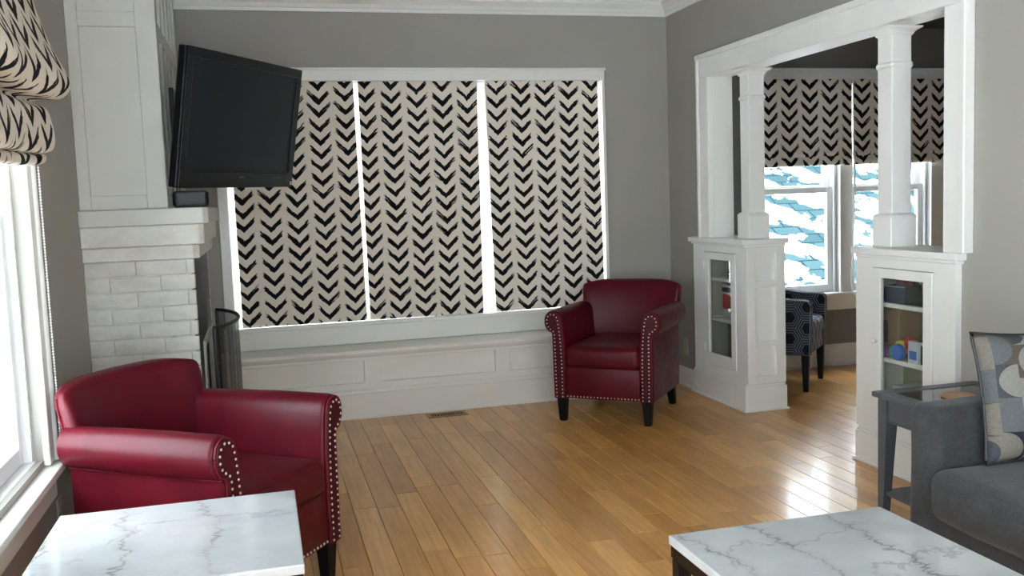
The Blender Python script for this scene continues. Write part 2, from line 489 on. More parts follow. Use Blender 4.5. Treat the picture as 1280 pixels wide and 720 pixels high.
def lathe(bm, prof, c, axis='z', n=20):
    rings = []
    for r, h in prof:
        ring = []
        for k in range(n):
            a = 2 * PI * k / n
            q = (r * math.cos(a), r * math.sin(a))
            p = {'z': (q[0], q[1], h), 'x': (h, q[0], q[1]), 'y': (q[0], h, q[1])}[axis]
            ring.append(Vector(c) + Vector(p))
        rings.append(ring)
    loft(bm, rings)
    return bm

def cushion(bm, c, h, r, crown=(0, 0, 0), n=10, wob=0.0, seed=0.0):
    """soft rounded block: centre c, half sizes h, edge radius r, crown = bulge of each pair of faces"""
    def axis(hh):
        f = r / hh
        s = [-1 + f * (1 - math.cos(k * PI / 8)) * 0.999 for k in range(5)]
        inner = [-(1 - f) + 2 * (1 - f) * k / n for k in range(1, n)]
        return s + inner + [-q for q in reversed(s)]
    ax = [axis(h[i]) for i in range(3)]
    cache = {}
    C = Vector(c)
    def pt(a, b, d):
        key = (round(a, 6), round(b, 6), round(d, 6))
        if key in cache: return cache[key]
        p = Vector((a * h[0], b * h[1], d * h[2]))
        q = Vector([max(-(h[i] - r), min(h[i] - r, p[i])) for i in range(3)])
        e = p - q
        if e.length > 1e-9:
            e = e.normalized() * r
        p = q + e
        g = [1 - a * a, 1 - b * b, 1 - d * d]
        p.x += math.copysign(crown[0] * g[1] * g[2], a) * (abs(a) > 0.5)
        p.y += math.copysign(crown[1] * g[0] * g[2], b) * (abs(b) > 0.5)
        p.z += math.copysign(crown[2] * g[0] * g[1], d) * (abs(d) > 0.5)
        if wob: p += Vector(mnoise.noise_vector(p * 6 + Vector((seed, seed, seed)))) * wob
        v = bm.verts.new(C + p); cache[key] = v
        return v
    for i in range(3):
        j, k = (i + 1) % 3, (i + 2) % 3
        for sgn in (-1, 1):
            for u in range(len(ax[j]) - 1):
                for w in range(len(ax[k]) - 1):
                    q = []
                    for (uu, ww) in ((u, w), (u + 1, w), (u + 1, w + 1), (u, w + 1)):
                        co = [0, 0, 0]; co[i] = sgn; co[j] = ax[j][uu]; co[k] = ax[k][ww]
                        q.append(pt(*co))
                    if sgn < 0: q.reverse()
                    if len(set(q)) == 4: bm.faces.new(q)
    return bm

def mesh_obj(name, bm, mat, parent=None, smooth=False, world=True, uv=None, auto=None):
    if parent is not None and world:
        off = -parent.location
        for v in bm.verts: v.co += off
    bmesh.ops.recalc_face_normals(bm, faces=bm.faces)
    if uv:
        L = bm.loops.layers.uv.new('UVMap')
        for f in bm.faces:
            for lp in f.loops: lp[L].uv = uv(lp.vert.co, f)
    me = bpy.data.meshes.new(name)
    bm.to_mesh(me); bm.free()
    me.materials.append(MATS[mat])
    if smooth:
        me.polygons.foreach_set('use_smooth', [True] * len(me.polygons))
        if auto: me.set_sharp_from_angle(angle=math.radians(auto))
    o = bpy.data.objects.new(name, me)
    COL.objects.link(o)
    if parent is not None: o.parent = parent
    return o

def tag(o, label, cat, group=None, kind=None):
    o['label'] = label; o['category'] = cat
    if group: o['group'] = group
    if kind: o['kind'] = kind
    return o

def thing(name, label, cat, loc=(0, 0, 0), rotz=0.0, group=None):
    o = bpy.data.objects.new(name, None)
    o.empty_display_size = 0.1
    COL.objects.link(o)
    o.location = loc; o.rotation_euler = (0, 0, rotz)
    return tag(o, label, cat, group)

def struct(name, bm, mat, label=None, **k):
    o = mesh_obj(name, bm, mat, **k)
    o['kind'] = 'structure'
    if label: o['label'] = label
    return o

def holes_wall(axis, c0, c1, s0, s1, z0, z1, holes):
    """wall slab between c0..c1 across, s0..s1 along, with rectangular holes (a0,a1,h0,h1)"""
    bm = bmesh.new()
    def add(a, b, za, zb):
        if b - a < 1e-5 or zb - za < 1e-5: return
        if axis == 'x': box(bm, a, b, c0, c1, za, zb)
        else: box(bm, c0, c1, a, b, za, zb)
    cur = s0
    for a0, a1, h0, h1 in sorted(holes):
        add(cur, a0, z0, z1); add(a0, a1, z0, h0); add(a0, a1, h1, z1); cur = a1
    add(cur, s1, z0, z1)
    return bm

# ================================================================== STRUCTURE
def extrude(prof, axis, a0, a1):
    """closed 2-D profile [(p,q)] swept along an axis: 'x' -> (y,z), 'y' -> (x,z), 'z' -> (x,y)"""
    def P(p, q, a): return {'x': (a, p, q), 'y': (p, a, q), 'z': (p, q, a)}[axis]
    bm = bmesh.new()
    loft(bm, [[Vector(P(p, q, a0)) for p, q in prof], [Vector(P(p, q, a1)) for p, q in prof]])
    return bm

# ---- walls
BW = (-0.190, 2.41, 0.60, 2.205)                       # back window opening
DA, DBW = (3.625, 4.335, 0.575, 2.20), (4.45, 5.16, 0.575, 2.20)
LW = [(2.45, 3.395, 0.57, 2.20), (-0.65, 0.35, 0.50, 2.25), (0.50, 1.50, 0.50, 2.25)]  # first is the visible window; the other two are added as unseen daylight sources
struct('wall_back', holes_wall('x', YB, YB + WT, XL - WT, XR + 0.06, 0, CEIL + .1, [BW]), 'wall_paint')
struct('wall_dining_back', holes_wall('x', YB, YB + WT, XR + 0.06, XE + WT, 0, CEIL + .1, [DA, DBW]), 'dining_wall_paint')
struct('wall_left', holes_wall('y', XL - WT, XL, YR, YB, 0, CEIL + .1, LW), 'wall_paint')
OP0, OP1, OPZ = 3.42, 5.76, 2.20                        # rough opening in the right wall
struct('wall_right', boxes([(XR, XD, OP1, YB, 0, CEIL + .1), (XR, XD, YR, OP0, 0, CEIL + .1), (XR, XD, OP0, OP1, OPZ, CEIL + .1)]), 'wall_paint')
ADDED_RW = [(-.55, .50, .45, 2.35), (.66, 1.71, .45, 2.35)]  # rear window openings, added out of view to let fill daylight in
struct('wall_rear', holes_wall('x', YR - WT, YR, XL - WT, XR, 0, CEIL + .1, ADDED_RW), 'wall_paint')
struct('wall_dining_right', B(XE, XE + WT, YD, YB, 0, CEIL + .1), 'dining_wall_paint')
struct('wall_dining_rear', B(XD, XE + WT, YD - WT, YD, 0, CEIL + .1), 'dining_wall_paint')
struct('ceiling', B(XL - WT, XR + .06, YR - WT, YB + WT, CEIL, CEIL + .12), 'ceiling_paint')
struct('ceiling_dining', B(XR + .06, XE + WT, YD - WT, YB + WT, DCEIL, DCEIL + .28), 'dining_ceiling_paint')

# ---- floor: sub-floor slab, then planks laid along the depth of the room
floor = struct('floor', B(XL - WT, XE + WT, YR - WT, YB + WT, -0.12, -0.014), 'soot')
PWD, PL = 0.108, 0.965
def plank(bm, x0, x1, y0, y1):
    e, c = 0.0007, 0.0016
    x0 += e; x1 -= e; y0 += e; y1 -= e
    rings = [[(x0, y0, -.014), (x1, y0, -.014), (x1, y1, -.014), (x0, y1, -.014)],
             [(x0, y0, -c), (x1, y0, -c), (x1, y1, -c), (x0, y1, -c)],
             [(x0 + c, y0 + c, 0), (x1 - c, y0 + c, 0), (x1 - c, y1 - c, 0), (x0 + c, y1 - c, 0)]]
    loft(bm, [[Vector(p) for p in r] for r in rings], False, True)
rest = bmesh.new()
nplank = 0
x = XL
row = 0
rp = random.Random(21)
while x < XE - 1e-3:
    x1 = min(x + PWD, XE)
    lo = YR if x < XD else YD
    y = lo - rp.random() * PL
    while y < YB:
        L = PL * rp.choice((1, 1, 1, .82, .6))
        y0, y1 = max(y, lo), min(y + L, YB)
        y += L
        if y1 - y0 < 0.03: continue
        seen = (x1 > -0.25 and x < 2.95 and y1 > 3.15 and y0 < 6.12) or (2.9 <= x1 and x < 4.75 and y1 > 4.35)
        if x < 0.3 and y1 < 3.3: seen = False
        if x > 1.75 and y1 < 3.1: seen = False
        if seen and nplank < 290:
            bm = bmesh.new(); plank(bm, x, x1, y0, y1)
            mesh_obj('plank', bm, 'bamboo_plank', floor); nplank += 1
        else: plank(rest, x, x1, y0, y1)
    x = x1; row += 1
o = mesh_obj('plank_field', rest, 'bamboo_plank', floor); o['kind'] = 'stuff'

# ---- crown moulding
def crown(sign):
    return [(0, 2.655), (sign * .014, 2.655), (sign * .016, 2.672), (sign * .024, 2.678), (sign * .034, 2.70), (sign * .056, 2.722), (sign * .066, 2.728), (sign * .068, 2.745), (sign * .080, 2.748), (sign * .080, CEIL), (0, CEIL)]
struct('trim_1', extrude([(YB + p, q) for p, q in crown(-1)], 'x', XL, XR), 'trim_paint')
struct('trim_2', extrude([(XR + p, q) for p, q in crown(-1)], 'y', YR, YB), 'trim_paint')
struct('trim_3', extrude([(XL + p, q) for p, q in crown(1)], 'y', YR, 4.42), 'trim_paint')

# ---- baseboards
def basebd(sign, h=0.135):
    return [(0, 0), (sign * .026, 0), (sign * .026, .012), (sign * .018, .022), (sign * .018, h - .03), (sign * .013, h - .022), (sign * .012, h - .006), (sign * .004, h), (0, h)]
struct('baseboard_right', extrude([(XR + p, q) for p, q in basebd(-1)], 'y', 5.99, YB), 'trim_paint')
struct('baseboard_right_near', extrude([(XR + p, q) for p, q in basebd(-1)], 'y', YR, 3.40), 'trim_paint')
struct('baseboard_left', extrude([(XL + p, q) for p, q in basebd(1)], 'y', YR, 4.40), 'trim_paint')
struct('baseboard_back', extrude([(YB + p, q) for p, q in basebd(-1)], 'x', 2.52, XR), 'trim_paint')
struct('baseboard_dining', extrude([(YB + p, q) for p, q in basebd(-1, .17)], 'x', XD, XE), 'trim_paint')

# ---- big opening in the right wall: header, jambs and casing
CX = 2.878                                              # casing face
hd = bmesh.new()
box(hd, XR - .001, XD, 3.355, 5.834, 2.138, 2.21)                           # header soffit box
box(hd, CX, XR, 3.36, 5.834, 2.138, 2.262, .004, 1)                         # header casing
box(hd, CX - .014, XR, 3.345, 5.845, 2.258, 2.292, .005, 2)                 # cap bead
box(hd, XD, XD + .02, 3.36, 5.834, 2.138, 2.27)
struct('trim_4', hd, 'trim_paint')
for i, (a, b) in enumerate(((5.694, 5.834), (3.352, 3.485))):
    jb = bmesh.new()
    box(jb, CX, XR, a, b, 1.085, 2.138, .004, 1)
    box(jb, CX - .012, XR, (b - .022 if i == 0 else a - .006), (b + .006 if i == 0 else a + .022), 1.085, 2.27, .004, 1)
    box(jb, XR - .001, XD, (5.694 if i == 0 else 3.36), (5.80 if i == 0 else 3.485), 1.085, 2.138)
    box(jb, XD, XD + .02, a, b, 1.085, 2.138)
    struct('trim_%d' % (5 + i), jb, 'trim_paint')

# ---- back window: casing, mullions, sashes, glass
wn_ = bpy.data.objects.new('window_1', None); COL.objects.link(wn_); wn_.location = (1.12, YB, .6); wn_['kind'] = 'structure'
cs = bmesh.new()
x0, x1, z0, z1 = BW
box(cs, x0 - .060, x1 + .020, YB - .022, YB, z1, z1 + .082, .004, 1)
box(cs, x0 - .066, x1 + .026, YB - .034, YB, z1 + .066, z1 + .086, .004, 1)
box(cs, x0 - .060, x0 + .004, YB - .022, YB, .47, z1, .004, 1)
box(cs, x1 - .004, x1 + .020, YB - .022, YB, .47, z1, .004, 1)
mesh_obj('casing', cs, 'trim_paint', wn_)
mesh_obj('sill', boxes([(x0 - .08, x1 + .03, YB - .05, YB + WT - .02, .575, .602)], .006, 2), 'trim_paint', wn_)
mesh_obj('apron', boxes([(x0 - .08, x1 + .03, YB - .018, YB, .452, .576)], .003), 'bench_paint', wn_)
MULL = [(0.655, 0.700), (1.500, 1.560)]
for a, b in MULL:
    mesh_obj('mullion', boxes([(a, b, YB + .065, YB + WT - .01, .60, z1)], .002), 'sash_paint', wn_)
bays = [(x0, MULL[0][0]), (MULL[0][1], MULL[1][0]), (MULL[1][1], x1)]
def sash(parent, axis, a0, a1, zlo, zhi, d0, d1, w=.045, mat='sash_paint'):
    bm = bmesh.new()
    def bx(a, b, p, q):
        if axis == 'x': box(bm, a, b, d0, d1, p, q, .003, 1)
        else: box(bm, d0, d1, a, b, p, q, .003, 1)
    bx(a0, a0 + w, zlo, zhi); bx(a1 - w, a1, zlo, zhi); bx(a0 + w, a1 - w, zlo, zlo + w * 1.3); bx(a0 + w, a1 - w, zhi - w, zhi)
    s = mesh_obj('sash', bm, mat, parent)
    dm = (d0 + d1) / 2
    if axis == 'x': g = B(a0 + w, a1 - w, dm - .002, dm + .002, zlo + w, zhi - w)
    else: g = B(dm - .002, dm + .002, a0 + w, a1 - w, zlo + w, zhi - w)
    g = mesh_obj('pane', g, 'window_glass', None); g.parent = s; g.location = -parent.location + parent.location
    me = g.data
    for v in me.vertices: v.co -= parent.location
    return s
for a, b in bays: sash(wn_, 'x', a, b, .602, z1, YB + .10, YB + .135)

# ---- dining windows
dw = bpy.data.objects.new('window_2', None); COL.objects.link(dw); dw.location = (4.39, YB, .58); dw['kind'] = 'structure'
cs = bmesh.new()
box(cs, DA[0] - .12, DBW[1] + .12, YB - .022, YB, 2.20, 2.272, .004, 1)
box(cs, DA[0] - .13, DBW[1] + .13, YB - .036, YB, 2.272, 2.29, .004, 1)
for a, b in ((DA[0] - .12, DA[0]), (DA[1], DBW[0]), (DBW[1], DBW[1] + .12)): box(cs, a, b, YB - .022, YB, .575, 2.20, .004, 1)
mesh_obj('casing', cs, 'trim_paint', dw)
mesh_obj('sill', boxes([(DA[0] - .14, DBW[1] + .14, YB - .055, YB + .05, .548, .576)], .006, 2), 'trim_paint', dw)
mesh_obj('apron', boxes([(DA[0] - .12, DBW[1] + .12, YB - .02, YB, .44, .548)], .004), 'trim_paint', dw)
def double_hung(parent, axis, a0, a1, z0, z1, near, sgn):
    """near = wall face, sgn = direction outwards"""
    f = lambda p, q: (min(near + sgn * p, near + sgn * q), max(near + sgn * p, near + sgn * q))
    st = bmesh.new()
    d0, d1 = f(.03, .15)
    for a, b in ((a0, a0 + .02), (a1 - .02, a1)):
        if axis == 'x': box(st, a, b, d0, d1, z0, z1)
        else: box(st, d0, d1, a, b, z0, z1)
    if axis == 'x': box(st, a0, a1, d0, d1, z1 - .02, z1)
    else: box(st, d0, d1, a0, a1, z1 - .02, z1)
    mesh_obj('window_frame', st, 'sash_paint', parent)
    mid = 1.375
    d = f(.055, .09); sash(parent, axis, a0 + .02, a1 - .02, z0 + .003, mid + .02, d[0], d[1])
    d = f(.095, .13); sash(parent, axis, a0 + .02, a1 - .02, mid - .02, z1 - .02, d[0], d[1])
double_hung(dw, 'x', DA[0], DA[1], DA[2], DA[3], YB, 1)
double_hung(dw, 'x', DBW[0], DBW[1], DBW[2], DBW[3], YB, 1)

# ---- left wall windows: the far one seen, two unseen ones added for light
for i, (a0, a1, z0, z1) in enumerate(LW):
    lw = bpy.data.objects.new('window_%d' % (3 + i), None); COL.objects.link(lw); lw.location = (XL, (a0 + a1) / 2, z0); lw['kind'] = 'structure'
    cs = bmesh.new()
    for a, b in ((a0 - .075, a0 + .004), (a1 - .004, a1 + .075)):
        box(cs, XL, XL + .022, a, b, z0 - .02, z1 + .085, .004, 1)
    box(cs, XL, XL + .034, (a0 - .080), (a0 - .062), z0 - .02, z1 + .09, .004, 1)
    box(cs, XL, XL + .034, (a1 + .062), (a1 + .080), z0 - .02, z1 + .09, .004, 1)
    box(cs, XL, XL + .022, a0 - .085, a1 + .085, z1 - .004, z1 + .085, .004, 1)
    mesh_obj('casing', cs, 'trim_paint', lw)
    mesh_obj('sill', boxes([(XL - .06, XL + .055, a0 - (.11 if i == 0 else .075), a1 + (.155 if i == 0 else .075), z0 - .05, z0 - .023)], .006, 2), 'trim_paint', lw)
    mesh_obj('apron', boxes([(XL, XL + .02, a0 - .07, a1 + .07, z0 - .145, z0 - .05)], .004), 'trim_paint', lw)
    mesh_obj('sub_sill', boxes([(XL - WT, XL - .02, a0, a1, z0 - .03, z0 + .002)], .003), 'sash_paint', lw)
    double_hung(lw, 'y', a0, a1, z0, z1, XL, -1)
    portal('portal_left', (XL - WT - .01, (a0 + a1) / 2, (z0 + z1) / 2), a1 - a0, z1 - z0, (1, 0, 0))
for i, (a0, a1, z0, z1) in enumerate(ADDED_RW):                # unseen windows added behind the camera to light the room
    added_rw = bpy.data.objects.new('window_%d' % (6 + i), None); COL.objects.link(added_rw); added_rw.location = ((a0 + a1) / 2, YR, z0); added_rw['kind'] = 'structure'
    mesh_obj('casing', boxes([(a0 - .085, a0, YR, YR + .022, z0, z1 + .085), (a1, a1 + .085, YR, YR + .022, z0, z1 + .085), (a0, a1, YR, YR + .022, z1, z1 + .085)]), 'trim_paint', added_rw)
    mesh_obj('sill', boxes([(a0 - .1, a1 + .1, YR - .06, YR + .05, .425, .452)], .005), 'trim_paint', added_rw)
    double_hung(added_rw, 'x', a0, a1, z0, z1, YR, -1)
    portal('portal_rear', ((a0 + a1) / 2, YR - WT - .01, (z0 + z1) / 2), a1 - a0, z1 - z0, (0, 1, 0))
portal('portal_dining', (3.98, YB + WT + .01, 1.07), .72, 1.0, (0, -1, 0))
portal('portal_dining', (4.805, YB + WT + .01, 1.07), .72, 1.0, (0, -1, 0))

# ---- outdoors: snowy ground and a neighbour's low roof seen through the windows
struct('ground', B(-40, 40, -40, 60, -1.2, -1.0), 'snow')
nb = thing('neighbour_house', 'pale neighbouring house with snow-streaked shingle roof beyond the dining windows', 'house', (6.5, 13.5, -1.0))
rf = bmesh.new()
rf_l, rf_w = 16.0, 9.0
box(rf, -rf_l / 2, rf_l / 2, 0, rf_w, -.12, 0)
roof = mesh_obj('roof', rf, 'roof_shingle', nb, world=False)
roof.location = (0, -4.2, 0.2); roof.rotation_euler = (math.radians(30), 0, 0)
mesh_obj('wall', B(-7.6, 7.6, -3.6, 3.2, 0, .35), 'siding', nb, world=False)

# ---- window seat under the back window
bench = thing('window_seat', 'white painted panelled window seat running along under the patterned blinds', 'bench', (1.09, 6.10, 0))
bx0, bx1 = XL, 2.52
fy = 6.10
mesh_obj('seat_board', boxes([(bx0, bx1, fy - .022, YB, .420, .450)], .007, 2), 'bench_paint', bench)
mesh_obj('carcass', boxes([(bx0, bx1, fy + .030, YB, 0.0, .420)]), 'bench_paint', bench)
PAN = [(-.60, -.30), (-.17, .606), (.716, 1.486), (1.587, 2.42)]
fr = bmesh.new()
box(fr, bx0, bx1, fy, fy + .031, .380, .420, .002, 1)
box(fr, bx0, bx1, fy, fy + .031, .180, .232, .002, 1)
prev = bx0
for a, b in PAN:
    box(fr, prev, a, fy, fy + .031, .232, .380, .002, 1); prev = b
box(fr, prev, bx1, fy, fy + .031, .232, .380, .002, 1)
mesh_obj('face_frame', fr, 'bench_paint', bench)
for a, b in PAN:
    mesh_obj('panel', boxes([(a + .002, b - .002, fy + .027, fy + .0305, .233, .379)]), 'bench_paint', bench)
mesh_obj('plinth', extrude([(fy + .02, 0), (fy - .024, 0), (fy - .024, .010), (fy - .014, .022), (fy - .014, .162), (fy - .02, .168), (fy - .018, .180), (fy - .006, .192), (fy + .02, .194)], 'x', bx0, bx1), 'bench_paint', bench)
mesh_obj('cove', extrude([(fy + .01, .420), (fy - .014, .420), (fy - .012, .412), (fy - .002, .400), (fy + .01, .398)], 'x', bx0, bx1), 'bench_paint', bench)

# ================================================================== FIREPLACE
FY0, FY1, FX = 4.40, 5.55, -0.289
fp = thing('fireplace', 'white painted brick fireplace with corbelled mantel and tall panelled overmantel', 'fireplace', (XL, (FY0 + FY1) / 2, 0))
mesh_obj('core', boxes([(XL, FX - .10, FY0 + .007, FY1 - .03, 0, 1.175), (FX - .11, FX - .016, FY0 + .007, 4.62, 0, 1.175), (FX - .11, FX - .016, 5.33, FY1 - .03, 0, 1.175), (FX - .11, FX - .016, 4.62, 5.33, .74, 1.175)]), 'painted_brick', fp)
rb = random.Random(5)
ch = 1.175 / 17
def brick(bm, x0, x1, y0, y1, z0, z1):
    j = lambda s=.003: (rb.random() - .5) * 2 * s
    box(bm, x0, x1, y0 + j(.0022), y1, z0 + j(.0015), z1 + j(.0015), .004, 2)
for c in range(17):                                      # near side, running bond
    z0, z1 = c * ch + .0022, (c + 1) * ch - .0022
    cuts = [XL, XL + .21, XL + .42, FX] if c % 2 == 0 else [XL, XL + .10, XL + .31, FX]
    for a, b in zip(cuts, cuts[1:]):
        bm = bmesh.new(); brick(bm, a + .0005, b - .0005, FY0, FY0 + .05, z0, z1)
        mesh_obj('brick', bm, 'painted_brick', fp, smooth=True, auto=50)
for c in range(17):                                      # returns on the front corners
    z0, z1 = c * ch + .004, (c + 1) * ch - .004
    bm = bmesh.new(); brick(bm, FX - .05, FX, FY1 - .06, FY1, z0, z1)
    mesh_obj('brick', bm, 'painted_brick', fp, smooth=True, auto=50)
def corbel(name, x1, y0, y1, z0, z1, ch_, mat='painted_brick'):
    prof = [(XL, y0), (x1 - ch_, y0), (x1, y0 + ch_), (x1, y1 - ch_), (x1 - ch_, y1), (XL, y1)]
    bm = extrude(prof, 'z', z0, z1)
    bmesh.ops.bevel(bm, geom=list(bm.edges), offset=.004, segments=1, affect='EDGES')
    return mesh_obj(name, bm, mat, fp)
corbel('corbel', -.262, FY0 - .018, FY1 + .018, 1.175, 1.237, .025)
corbel('corbel', -.236, FY0 - .034, FY1 + .034, 1.238, 1.328, .025)
corbel('mantel_shelf', -.214, FY0 - .05, FY1 + .05, 1.328, 1.400, .022, 'mantel_paint')
# front: black mosaic surround, pale frame, dark firebox
mesh_obj('tile_surround', boxes([(FX - .017, FX + .001, FY0 + .052, 4.66, 0, 1.174), (FX - .017, FX + .001, 5.29, FY1 - .062, 0, 1.174), (FX - .017, FX + .001, 4.66, 5.29, .73, 1.174)], .002), 'black_mosaic', fp)
mesh_obj('firebox_frame', boxes([(FX - .01, FX + .012, 4.64, 4.68, 0, .77), (FX - .01, FX + .012, 5.27, 5.31, 0, .77), (FX - .01, FX + .012, 4.68, 5.27, .73, .77)], .003), 'mantel_paint', fp)
mesh_obj('firebox', boxes([(FX - .10, FX - .095, 4.62, 5.33, 0, .74)]), 'soot', fp)
# overmantel: side panels and board-and-batten front
UX, UY0, UY1 = -.382, 4.415, 5.53
mesh_obj('overmantel_core', boxes([(XL, UX - .012, UY0 + .014, UY1 - .014, 1.40, CEIL)]), 'mantel_paint', fp)
om = bmesh.new()
for a, b, z0, z1 in ((XL, -.695, 1.40, CEIL), (-.466, UX, 1.40, CEIL), (-.695, -.466, 1.40, 1.462), (-.695, -.466, 2.184, 2.248), (-.695, -.466, 2.66, CEIL)):
    box(om, a, b, UY0, UY0 + .016, z0, z1, .002, 1)
mesh_obj('side_frame', om, 'mantel_paint', fp)
for z0, z1 in ((1.463, 2.183), (2.249, 2.659)):
    mesh_obj('panel', boxes([(-.694, -.467, UY0 + .0125, UY0 + .018, z0, z1)]), 'mantel_paint', fp)
for z0, z1 in ((1.40, 1.462), (2.150, 2.215), (2.66, CEIL)):
    mesh_obj('front_rail', boxes([(UX - .012, UX, UY0 + .016, UY1, z0, z1)], .002), 'mantel_paint', fp)
for k in range(6):
    y = UY0 + .016 + k * (UY1 - UY0 - .076) / 5
    for z0, z1 in ((1.462, 2.150), (2.215, 2.66)):
        mesh_obj('batten', boxes([(UX - .012, UX, y, y + .06, z0, z1)], .002), 'mantel_paint', fp)

# ================================================================== FIRE SCREEN
scr = thing('fire_screen', 'bowed black mesh fire screen standing in front of the fireplace', 'fire screen', (-.20, 4.92, 0))
N = 22
arc = []
for k in range(N + 1):
    a = -1 + 2 * k / N
    arc.append((-.240 - .008 * a + .112 * (1 - a * a) ** .8, 4.93 + a * .33))
def ztop(k):
    a = -1 + 2 * k / N
    return .845 + .01 * a
fr = bmesh.new()
tube(fr, [(x, y, ztop(k)) for k, (x, y) in enumerate(arc)], .009, 6)
tube(fr, [(x, y, .03) for x, y in arc], .008, 6)
for k in (0, N): tube(fr, [(arc[k][0], arc[k][1], 0.0), (arc[k][0], arc[k][1], ztop(k))], .009, 6)
mesh_obj('frame', fr, 'black_iron', scr, smooth=True, auto=60)
ms = bmesh.new()
vs = [[ms.verts.new((x, y, z)) for x, y in arc] for z in (.03, .80)]
for k, v in enumerate(vs[1]): v.co.z = ztop(k)
for k in range(N): ms.faces.new((vs[0][k], vs[0][k + 1], vs[1][k + 1], vs[1][k]))
mesh_obj('mesh', ms, 'fire_mesh', scr, uv=lambda c, f: (c.y, c.z))
for k in (0, N):
    mesh_obj('foot', boxes([(arc[k][0] - .012, arc[k][0] + .06, arc[k][1] - .012, arc[k][1] + .012, 0, .014)], .003), 'black_iron', scr)

# ================================================================== TELEVISION
tv = thing('television', 'black flat television swung out from the overmantel on a wall bracket', 'television', (-.03, 4.675, 1.785))
tv.rotation_mode = 'QUATERNION'
tv.rotation_quaternion = (Matrix.Rotation(math.radians(58.9), 3, 'Z') @ Matrix.Rotation(math.radians(10.1), 3, 'X') @ Matrix.Rotation(math.radians(-.6), 3, 'Y')).to_quaternion()
tw, th = .485, .3025
TL = dict(world=False)
mesh_obj('cabinet', boxes([(-tw, tw, .012, .055, -th, th)], .008, 2), 'tv_plastic', tv, **TL)
mesh_obj('back_cover', boxes([(-tw + .06, tw - .06, .055, .095, -th + .05, th - .05)], .015, 2), 'tv_dark', tv, **TL)
bz = bmesh.new()
box(bz, -tw, tw, 0, .014, th - .042, th, .004, 2); box(bz, -tw, tw, 0, .014, -th, -th + .075, .004, 2)
box(bz, -tw, -tw + .042, 0, .014, -th + .07, th - .04, .004, 2); box(bz, tw - .042, tw, 0, .014, -th + .07, th - .04, .004, 2)
mesh_obj('bezel', bz, 'tv_plastic', tv, **TL)
mesh_obj('screen', boxes([(-tw + .04, tw - .04, .008, .013, -th + .072, th - .04)]), 'tv_screen', tv, **TL)
mesh_obj('logo', boxes([(-.025, .025, -.0015, .001, -th + .046, -th + .054)]), 'speaker_rim', tv, **TL)
mesh_obj('sensor_window', boxes([(.30, .36, -.001, .001, -th + .040, -th + .056)]), 'tv_dark', tv, **TL)
mesh_obj('sticker', boxes([(.462, .474, -.001, .001, -th + .012, -th + .030)]), 'white_plastic', tv, **TL)
brk = thing('tv_wall_bracket', 'black metal swivel bracket carrying the television on the overmantel', 'bracket', (UX, 5.0, 1.80))
bb = bmesh.new()
box(bb, UX, UX + .02, 4.86, 5.14, 1.62, 1.98, .003, 1)
mesh_obj('wall_plate', bb, 'black_iron', brk)
ar = bmesh.new(); tube(ar, [(UX + .02, 5.0, 1.80), (-.25, 4.90, 1.80)], .024, 8); tube(ar, [(-.25, 4.90, 1.80), (-.125, 4.735, 1.80)], .022, 8)
mesh_obj('arm', ar, 'black_iron', brk)
pv = bmesh.new(); lathe(pv, [(.03, -.05), (.03, .05)], (-.25, 4.90, 1.80))
mesh_obj('pivot', pv, 'black_iron', brk)

sb = thing('speaker', 'small black rounded speaker box on the mantel below the television', 'speaker', (-.285, 4.50, 1.40))
mesh_obj('housing', boxes([(-.368, -.212, 4.47, 4.56, 1.402, 1.475)], .016, 3), 'tv_plastic', sb, smooth=True, auto=50)
rim = bmesh.new()
pts = spline([(-.352, 4.467, 1.414), (-.352, 4.467, 1.463), (-.347, 4.467, 1.468), (-.229, 4.467, 1.468), (-.224, 4.467, 1.463), (-.224, 4.467, 1.414), (-.229, 4.467, 1.409), (-.347, 4.467, 1.409)], 3, True)
tube(rim, pts, .0035, 6, True)
mesh_obj('rim', rim, 'speaker_rim', sb, smooth=True)
mesh_obj('grille', boxes([(-.35, -.226, 4.466, 4.472, 1.411, 1.466)], .002), 'tv_dark', sb)

# ================================================================== ROMAN SHADES
def sheet(bm, grid, thick):
    """grid[i][j] of (co, uv) -> thin double-sided cloth, returns uv list per vertex"""
    n, m = len(grid), len(grid[0])
    uvs = {}
    V = []
    for side in (0, 1):
        rows = []
        for i in range(n):
            r = []
            for j in range(m):
                a = grid[min(i + 1, n - 1)][j][0] - grid[max(i - 1, 0)][j][0]
                b = grid[i][min(j + 1, m - 1)][0] - grid[i][max(j - 1, 0)][0]
                nn = a.cross(b).normalized() * thick * side
                v = bm.verts.new(grid[i][j][0] + nn); v.index = -1
                uvs[v] = grid[i][j][1]; r.append(v)
            rows.append(r)
        V.append(rows)
    for s in (0, 1):
        for i in range(n - 1):
            for j in range(m - 1):
                q = (V[s][i][j], V[s][i][j + 1], V[s][i + 1][j + 1], V[s][i + 1][j])
                bm.faces.new(q)
    for i in range(n - 1):
        for j in (0, m - 1): bm.faces.new((V[0][i][j], V[0][i + 1][j], V[1][i + 1][j], V[1][i][j]))
    for j in range(m - 1):
        for i in (0, n - 1): bm.faces.new((V[0][i][j], V[0][i][j + 1], V[1][i][j + 1], V[1][i][j]))
    L = bm.loops.layers.uv.new('UVMap')
    for f in bm.faces:
        for lp in f.loops: lp[L].uv = uvs[lp.vert]

